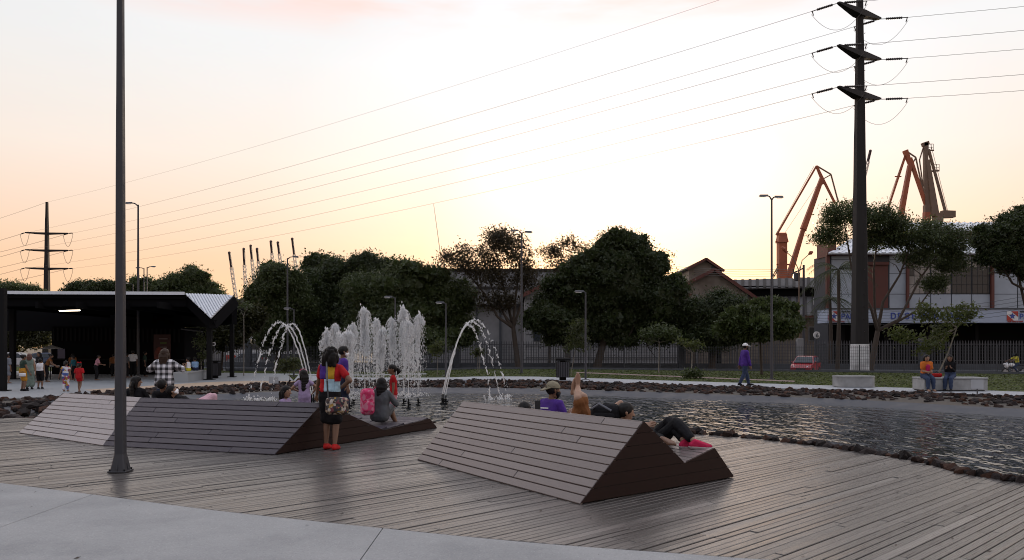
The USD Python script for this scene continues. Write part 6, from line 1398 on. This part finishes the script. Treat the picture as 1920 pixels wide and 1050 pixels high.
loc = np.array([*Q(303, 775, 16.2)[:2], .30]); B = Body(1.6, pelvis=(0, .35, .05), spine=(0, -.62, .72), ankles=((-.1, 1.1, -.02), (.1, 1.1, -.02)), wrists=((-.2, .2, .2), (.2, .2, .2)), elbow=(0, -.5, -1), fwd=(0, .7, .6), look=(.3, 1, .2), abs_=True)
person('dark haired person reclining low behind the lounger, left of the masked one', loc, 0, B, 'brown', [('shirt', M['black'], {'sleeve': .7}), ('trousers', M['denim'])], ('short', 'hair_black'), near=True)
loc = np.array([*Q(327, 775, 16.2)[:2], .37]); kn = to_local(Q(380, 735, 16.7), loc, -70)
B = Body(1.55, pelvis=(0, .42, .04), spine=(0, -.86, .40), ankles=((-.10, .70, -.14), (.14, .72, -.14)), wrists=((-.2, .2, .1), (.2, .3, .1)), elbow=(0, -.5, -1), fwd=(0, .7, .6), look=(.2, 1, .1), knee=(0, .2, 1), abs_=True, female=True)
person('reclining person with white mask and pale pink trousers, knees drawn up', loc, -50, B, 'tan', [('shirt', M['black'], {'sleeve': .7}), ('trousers', M['pink'], {'e': .004}), ('mask', M['cap_white'])], ('short', 'hair_black'), near=True)
# -- on the right lounger
loc = np.array([*Q(1029, 790, 12.0)[:2], .24]); B = Body(1.68, pelvis=(0, 0, .09), spine=(-.02, .14, 1), ankles=((-.1, .52, .02), (.12, .55, .02)), wrists=((-.14, .34, .28), (.16, .36, .28)), abs_=True, build=1.08, look=(.35, 1, -.1))
def tee_print(T, B):
    for k, z in enumerate((.18, .15)): part(T, 'shirt_print', MB().box(B.pel + B.sp * (z + .04) * B.h - B.f * .118 - B.r * .02, (.16 - .05 * k, .006, .022)), M['white'])
person('man in purple shirt, grey cap turned backwards and black mask on the right lounger', loc, -48, B, 'brown', [('shirt', M['purple'], {'sleeve': .65}), ('trousers', M['denim']), ('mask', M['black']), ('cap', M['khaki'], {'back': -1})], ('short', 'hair_black'), near=True, extra=tee_print)
loc = np.array([*Q(985, 790, 11.6)[:2], .34]); wr = to_local(Q(1001, 772, 11.2), loc, 30)
B = Body(1.62, pelvis=(0, .55, .02), spine=(0, -.78, .40), fwd=(0, .4, .8), ankles=((-.1, 1.2, -.05), (.12, 1.2, -.05)), wrists=((-.22, .1, .1), tuple(wr)), elbow=((-1, 0, -1), (1, .3, -.6)), abs_=True, look=(.2, .8, .6), headtilt=(0, -.6, .8))
person('dark haired person lying on the right lounger holding up a phone', loc, 30, B, 'tan', [('shirt', M['black'], {'sleeve': .6}), ('trousers', M['denim'])], ('short', 'hair_black'), near=True)
T = thing('phone', 'dark phone held up above the left end of the right lounger ridge', 'phone', Q(1008, 762, 11.25), 25); part(T, 'case', MB().box((0, 0, 0), (.08, .012, .165), bev=.004), M['tyre']); part(T, 'screen', MB().box((0, .007, 0), (.07, .003, .15)), M['car_glass'])
loc = np.array([*Q(1088, 805, 11.3)[:2], .28]); ft = to_local(Q(1083, 726, 11.35), loc, 0)
B = Body(1.62, build=1.15, pelvis=(.02, .0, .26), spine=(.05, -.25, -.02) if False else (-.15, .9, .05), fwd=(0, 0, 1), ankles=(ft + [.02, .22, .0], ft + [-.02, .27, -.08]), wrists=((-.25, .7, .15), (.25, .7, .1)), elbow=((-1, 0, 0), (1, 0, 0)), knee=((-.3, -1, .25), (.35, -1, .25)), toes=((.0, -.3, 1), (.2, -.2, 1)), abs_=True, look=(0, .3, 1), headtilt=(0, 1, .2))
person('person lying down with bare crossed legs raised and brown shorts', loc, 0, B, 'tan', [('shirt', M['white'], {'sleeve': .6}), ('trousers', M['brown'], {'leg': .85, 'e': .012})], ('short', 'hair_black'), face=False, near=True)
loc = np.array([*Q(1170, 805, 10.4)[:2], .32]); rz = -78
el = to_local(Q(1172, 768, 10.2), loc, rz); kn_ = Q(1243, 780, 10.0)
a0, a1 = to_local(Q(1284, 829, 10.0), loc, rz), to_local(Q(1303, 829, 9.85), loc, rz)
B = Body(1.70, pelvis=(0, .42, .08), spine=(0, -.88, .42), fwd=(0, .4, .9), ankles=(a0, a1), wrists=(to_local(Q(1138, 772, 10.5), loc, rz), to_local(Q(1222, 794, 9.6), loc, rz)), elbow=((-.3, .6, 1), (.6, -.2, .5)), knee=(0, .1, 1), toes=((.15, 1, -.04), (.15, 1, -.04)), look=(.1, .9, -.4), headtilt=(0, .1, 1), abs_=True)
person('reclining person in black with pink canvas shoes, right end of the right lounger', loc, rz, B, 'tan', [('shirt', M['black'], {'sleeve': .5}), ('trousers', M['black'], {'leg': 1.75, 'e': .004}), ('shoes', M['sneaker_pink'], {'sole': 'pinksole'})], ('short', 'hair_black'), face=False, near=True)
bag('backpack', 'black backpack behind the reclining person on the right lounger ridge', Q(1136, 774, 10.45), (.40, .22, .24), M['black'], [[(-.16, -.1, .06), (-.05, -.17, .13), (.1, -.13, .04)]], M['greyblue'], -20)
loc = np.array([*Q(1215, 830, 10.6)[:2], .30]); a0 = to_local(Q(1247, 823, 9.9), loc, -110)
B = Body(1.65, pelvis=(-.1, -.05, .06), spine=(0, -.85, .35), fwd=(0, .3, .9), ankles=(a0 + [0, -.02, .02], a0 + [.14, .02, .02]), wrists=((-.2, -.2, .1), (.2, -.2, .1)), knee=(0, .1, 1), toes=((.5, 1, 0), (.5, 1, 0)), abs_=True, headtilt=(0, -.9, .3), look=(0, .3, 1))
person('person in black trousers and dark sandals lying beside the pink canvas shoes', loc, -110, B, 'brown', [('shirt', M['navy'], {'sleeve': .6}), ('trousers', M['black'], {'leg': 1.8})], ('short', 'hair_black'), face=False, near=True)
# -- far bank
loc = G(1396, 724.5); B = Body(1.78, ankles=((-.045, .13, .05), (.05, -.15, .07)), wrists=((-.13, -.06, .47), (.13, .08, .47)), toes=((0, 1, .1), (0, 1, -.35)))
person('man in purple long sleeved shirt, white cap and jeans walking along the far path', loc, -78, B, 'brown', [('shirt', M['purple'], {'sleeve': 1.9, 'e': .01, 'long': True}), ('trousers', M['denim'], {'e': .006}), ('cap', M['cap_white'], {'back': 1}), ('mask', M['black']), ('shoes', M['black'])], ('short', 'hair_black'))
g = G(1741, 734); sit = lambda h, zs, **k: Body(h, pelvis=(0, 0, zs + .09), spine=k.pop('spine', (0, .08, 1)), ankles=k.pop('ankles', ((-.10, .40, .08), (.10, .40, .08))), wrists=k.pop('wrists', ((-.08, .30, zs + .22), (.08, .30, zs + .22))), abs_=True, **k)
def front_print(T, B): part(T, 'shirt_print', MB().add(hull(S(B.pel + B.sp * .20 * B.h + B.f * .088 * B.h, .09, (.9, .25, 1)), S(B.pel + B.sp * .12 * B.h + B.f * .075 * B.h, .08, (.9, .25, 1)))), M['hotpink'], smooth=True)
person('woman in orange shirt and jeans seated on the pale concrete bench', (g[0], g[1] + .18, 0), 176, sit(1.62, .50, female=True, build=1.08), 'tan', [('shirt', M['orange'], {'sleeve': .6, 'e': .008}), ('trousers', M['denim'], {'e': .006})], ('long', 'hair_black', .12), extra=front_print)
g = G(1787, 734); person('woman in black with long dark hair looking down on the pale concrete bench', (g[0], g[1] + .18, 0), 140, sit(1.62, .50, female=True, look=(0, 1, -.5), wrists=((-.08, .26, .86), (.08, .26, .84))), 'brown', [('shirt', M['black'], {'sleeve': 1.8}), ('trousers', M['denim'], {'e': .006}), ('shoes', M['black'])], ('long', 'hair_black', .25))
T = thing('handbag', 'small dark red handbag between the two women on the concrete bench', 'bag', (G(1765, 734)[0], g[1] + .3, .51)); part(T, 'body', m3.Manifold.hull_points(np.vstack([S((x, 0, z), .05) for x in (-.14, .14) for z in (.05, .09)])), M['shoe_red'], smooth=True); part(T, 'handle', MB().path([(-.12, 0, .13), (0, .03, .2), (.12, 0, .13)], .01, 5), M['black'])
rb = Body(1.7, pelvis=(0, 0, .93), spine=(0, .25, 1), ankles=((-.16, .1, .35), (.16, .1, .35)), wrists=((-.28, .58, 1.12), (.28, .58, 1.12)), abs_=True, elbow=((-1, -.3, -.3), (1, -.3, -.3)))
person('motorcycle rider in yellow top and helmet', mc + [.22, 0, 0], 90, rb, 'brown', [('shirt', M['yellowgreen'], {'sleeve': .7}), ('trousers', M['denim']), ('helmet', M['black']), ('shoes', M['black'])], None, face=False)
# -- on the plaza by the pavilion
def stand(label, px, pf, h, rotz, skin, wear, hair, B=None, z=ZP, **k):
    return person(label, G(px, pf, z), rotz, B or Body(h, **k), skin, wear, hair)
stand('woman in dark top and orange shorts holding a bag, left group by the pavilion', 43, 733, 1.56, -40, 'brown', [('shirt', M['darkgreen'], {'sleeve': .3}), ('trousers', M['ochre'], {'leg': .85, 'e': .012}), ('shoes', M['black'])], ('bun', 'hair_black'), wrists=((-.14, .03, .47), (.13, .12, .50)), female=True, build=1.15)
T = thing('handbag', 'small white handbag held by the woman in orange shorts', 'bag', G(43, 733, ZP) + [.1, -.2, .66]); part(T, 'body', m3.Manifold.hull_points(np.vstack([S((x, 0, z), .04) for x in (-.1, .1) for z in (0, .07)])), M['white'], smooth=True); part(T, 'handle', MB().path([(-.08, 0, .1), (0, 0, .18), (.08, 0, .1)], .008, 5), M['grey'])
stand('red haired woman in long sage green dress, left group by the pavilion', 55, 730, 1.60, 20, 'tan', [('dress', M['sage'], {'sleeve': 0, 'len': .40, 'flare': .03}), ('shoes', M['black'])], ('long', 'hair_auburn', .12), female=True, build=1.08)
stand('boy in white tank top and black shorts, seen from behind', 75, 729, 1.36, 5, 'brown', [('shirt', M['white'], {'sleeve': 0, 'e': .012}), ('trousers', M['black'], {'leg': .9, 'e': .014}), ('shoes', M['black'])], ('short', 'hair_black'))
stand('person in grey shirt and shorts behind the left pavilion post', 13, 719, 1.54, -20, 'brown', [('shirt', M['greyblue'], {'sleeve': .8, 'e': .014}), ('trousers', M['greyblue'], {'leg': .9, 'e': .014})], ('short', 'hair_black'), build=1.1)
stand('woman in orange top bending over the food table', 87, 716, 1.55, -70, 'brown', [('shirt', M['brown'], {'sleeve': .3}), ('trousers', M['black'])], ('bun', 'hair_black'), spine=(0, .42, 1), wrists=((-.1, .30, .55), (.1, .30, .55)), female=True)
stand('dark haired person standing behind the boy in white', 74, 717, 1.62, 160, 'brown', [('shirt', M['black'], {'sleeve': .7}), ('trousers', M['black'])], ('long', 'hair_black', .12))
stand('girl in patchwork print jumpsuit walking hand in hand', 123, 734, 1.26, 5, 'brown', [('dress', M['jumpsuit_print'], {'sleeve': .25, 'len': .1, 'flare': .0}), ('trousers', M['jumpsuit_print'], {'leg': 1.85, 'e': .012})], ('pony', 'hair_black', .1), kid=True, wrists=((-.22, .02, .48), (.17, .02, .47)))
def bow(T, B):
    b = part(T, 'hair_bow', MB().ball(B.hp(0, -.02, .085), .02, 1), M['red'])
    for s in (-1, 1): part(b, 'loop', MB().ball(B.hp(s * .04, -.02, .09), .035, 1, (1.2, .6, .9)), M['red'])
person('girl in red dress with a red hair bow walking hand in hand', G(148.5, 735, ZP), 0, Body(1.18, kid=True, wrists=((-.18, .03, .48), (.16, -.03, .46)), ankles=((-.03, .04, .045), (.03, -.06, .06))), 'brown', [('shirt', M['red'], {'sleeve': .55, 'e': .016, 'long': True}), ('skirt', M['red'], {'len': .10, 'flare': .03})], ('pony', 'hair_black', .08), extra=bow)
def crowd(label, px, pf, h, rotz, top, bottom, skin='brown', hr='short', **k): stand(label, px, pf, h, rotz, skin, [('shirt', M[top], {'sleeve': .6, 'e': .01}), ('trousers', M[bottom], {'e': .01})], (hr, 'hair_black', .14), **k)
crowd('person in pale pink shirt leaning forward in the shade of the pavilion', 180, 713, 1.45, -60, 'rosepink', 'black', spine=(0, .25, 1), wrists=((-.1, .25, .6), (.1, .25, .6)))
crowd('man in white shirt and dark shorts in the shade beside the thin lamp post', 249, 707, 1.68, 15, 'white', 'black', 'brown', build=1.1)
crowd('person in dark green shirt right of the thin lamp post in the shade', 271, 706, 1.60, -70, 'darkgreen', 'black')
crowd('person in brown top at the counter of the middle kiosk', 136, 709, 1.5, 0, 'brown', 'teal', hr='long')
crowd('person in dark orange top near the big pole in the shade', 213, 707, 1.45, 30, 'brown', 'black', hr='bun')
crowd('person in grey top left of the white shirted man', 237, 708, 1.5, -30, 'grey', 'black', hr='bun')
crowd('person in teal top behind the walking girls', 138, 712, 1.35, 90, 'teal', 'black', kid=True)
g0 = G(349, 714, ZP); wz = .53
person('child in white top and yellow shorts eating on the low wall seat', (g0[0], g0[1] + .35, ZP), 75, sit(1.35, wz, kid=True, wrists=((-.10, .26, wz + .34), (.10, .28, wz + .36)), ankles=((-.1, .55, wz + .05), (.1, .55, wz + .05))), 'tan', [('shirt', M['white'], {'sleeve': 0}), ('trousers', M['yellowgreen'], {'leg': .85})], ('bun', 'hair_black'))
g0 = G(361, 713, ZP); person('child in light blue shirt sitting on the low wall seat', (g0[0], g0[1] + .45, ZP), 40, sit(1.4, wz, kid=True, spine=(0, .3, 1)), 'brown', [('shirt', M['blue'], {'sleeve': .8}), ('trousers', M['navy'])], ('short', 'hair_black'))
g = G(103, 712, ZP); T = thing('food_table', 'small food table with white trays in the pavilion shade', 'table', g)
part(T, 'tabletop', MB().box(g + [0, 0, .74], (.9, .6, .04)), M['black_steel'], world=True)
for sx in (-1, 1):
    for sy in (-1, 1): part(T, 'leg', MB().tube(g + [sx * .4, sy * .25, 0], g + [sx * .4, sy * .25, .72], .02, n=6), M['black_steel'], world=True)
for k, (dx, dy, w) in enumerate(((-.2, 0, .3), (.2, -.05, .22))):
    T = thing('food_tray', ('wide white tray on the left of the food table', 'small white tray on the right of the food table')[k], 'tray', g + [dx, dy, .765]); part(T, 'dish', MB().lathe([(.001, 0), (w * .4, 0), (w * .5, .04), (w * .48, .04), (w * .38, .012), (.001, .012)], n=14), M['sign_white']); part(T, 'food', MB().ball((0, 0, .03), w * .33, 1, (1, 1, .3)), M['concrete_pale'])

# -- fallen leaves and grit on the concrete and the deck (one scattered mass)
r = np.random.default_rng(77); V = []; F = []
for i in range(150):
    p = np.array([r.uniform(-9, 9), r.uniform(5.2, 15)]); s = r.uniform(.008, .028); a = r.uniform(0, 6.28); u = np.array([math.cos(a), math.sin(a), .2]) * s; w = np.array([-math.sin(a), math.cos(a), .3]) * s * .5; c = np.array([p[0], p[1], .008]); n = len(V)
    V += [c - u, c + w, c + u, c - w]; F += [(n, n + 1, n + 2), (n, n + 2, n + 3)]
solo('leaf_litter', (np.array(V), np.array(F)), M['bark'], 'tiny dry leaves and grit scattered on the deck and paving', 'leaf litter', kind='stuff')
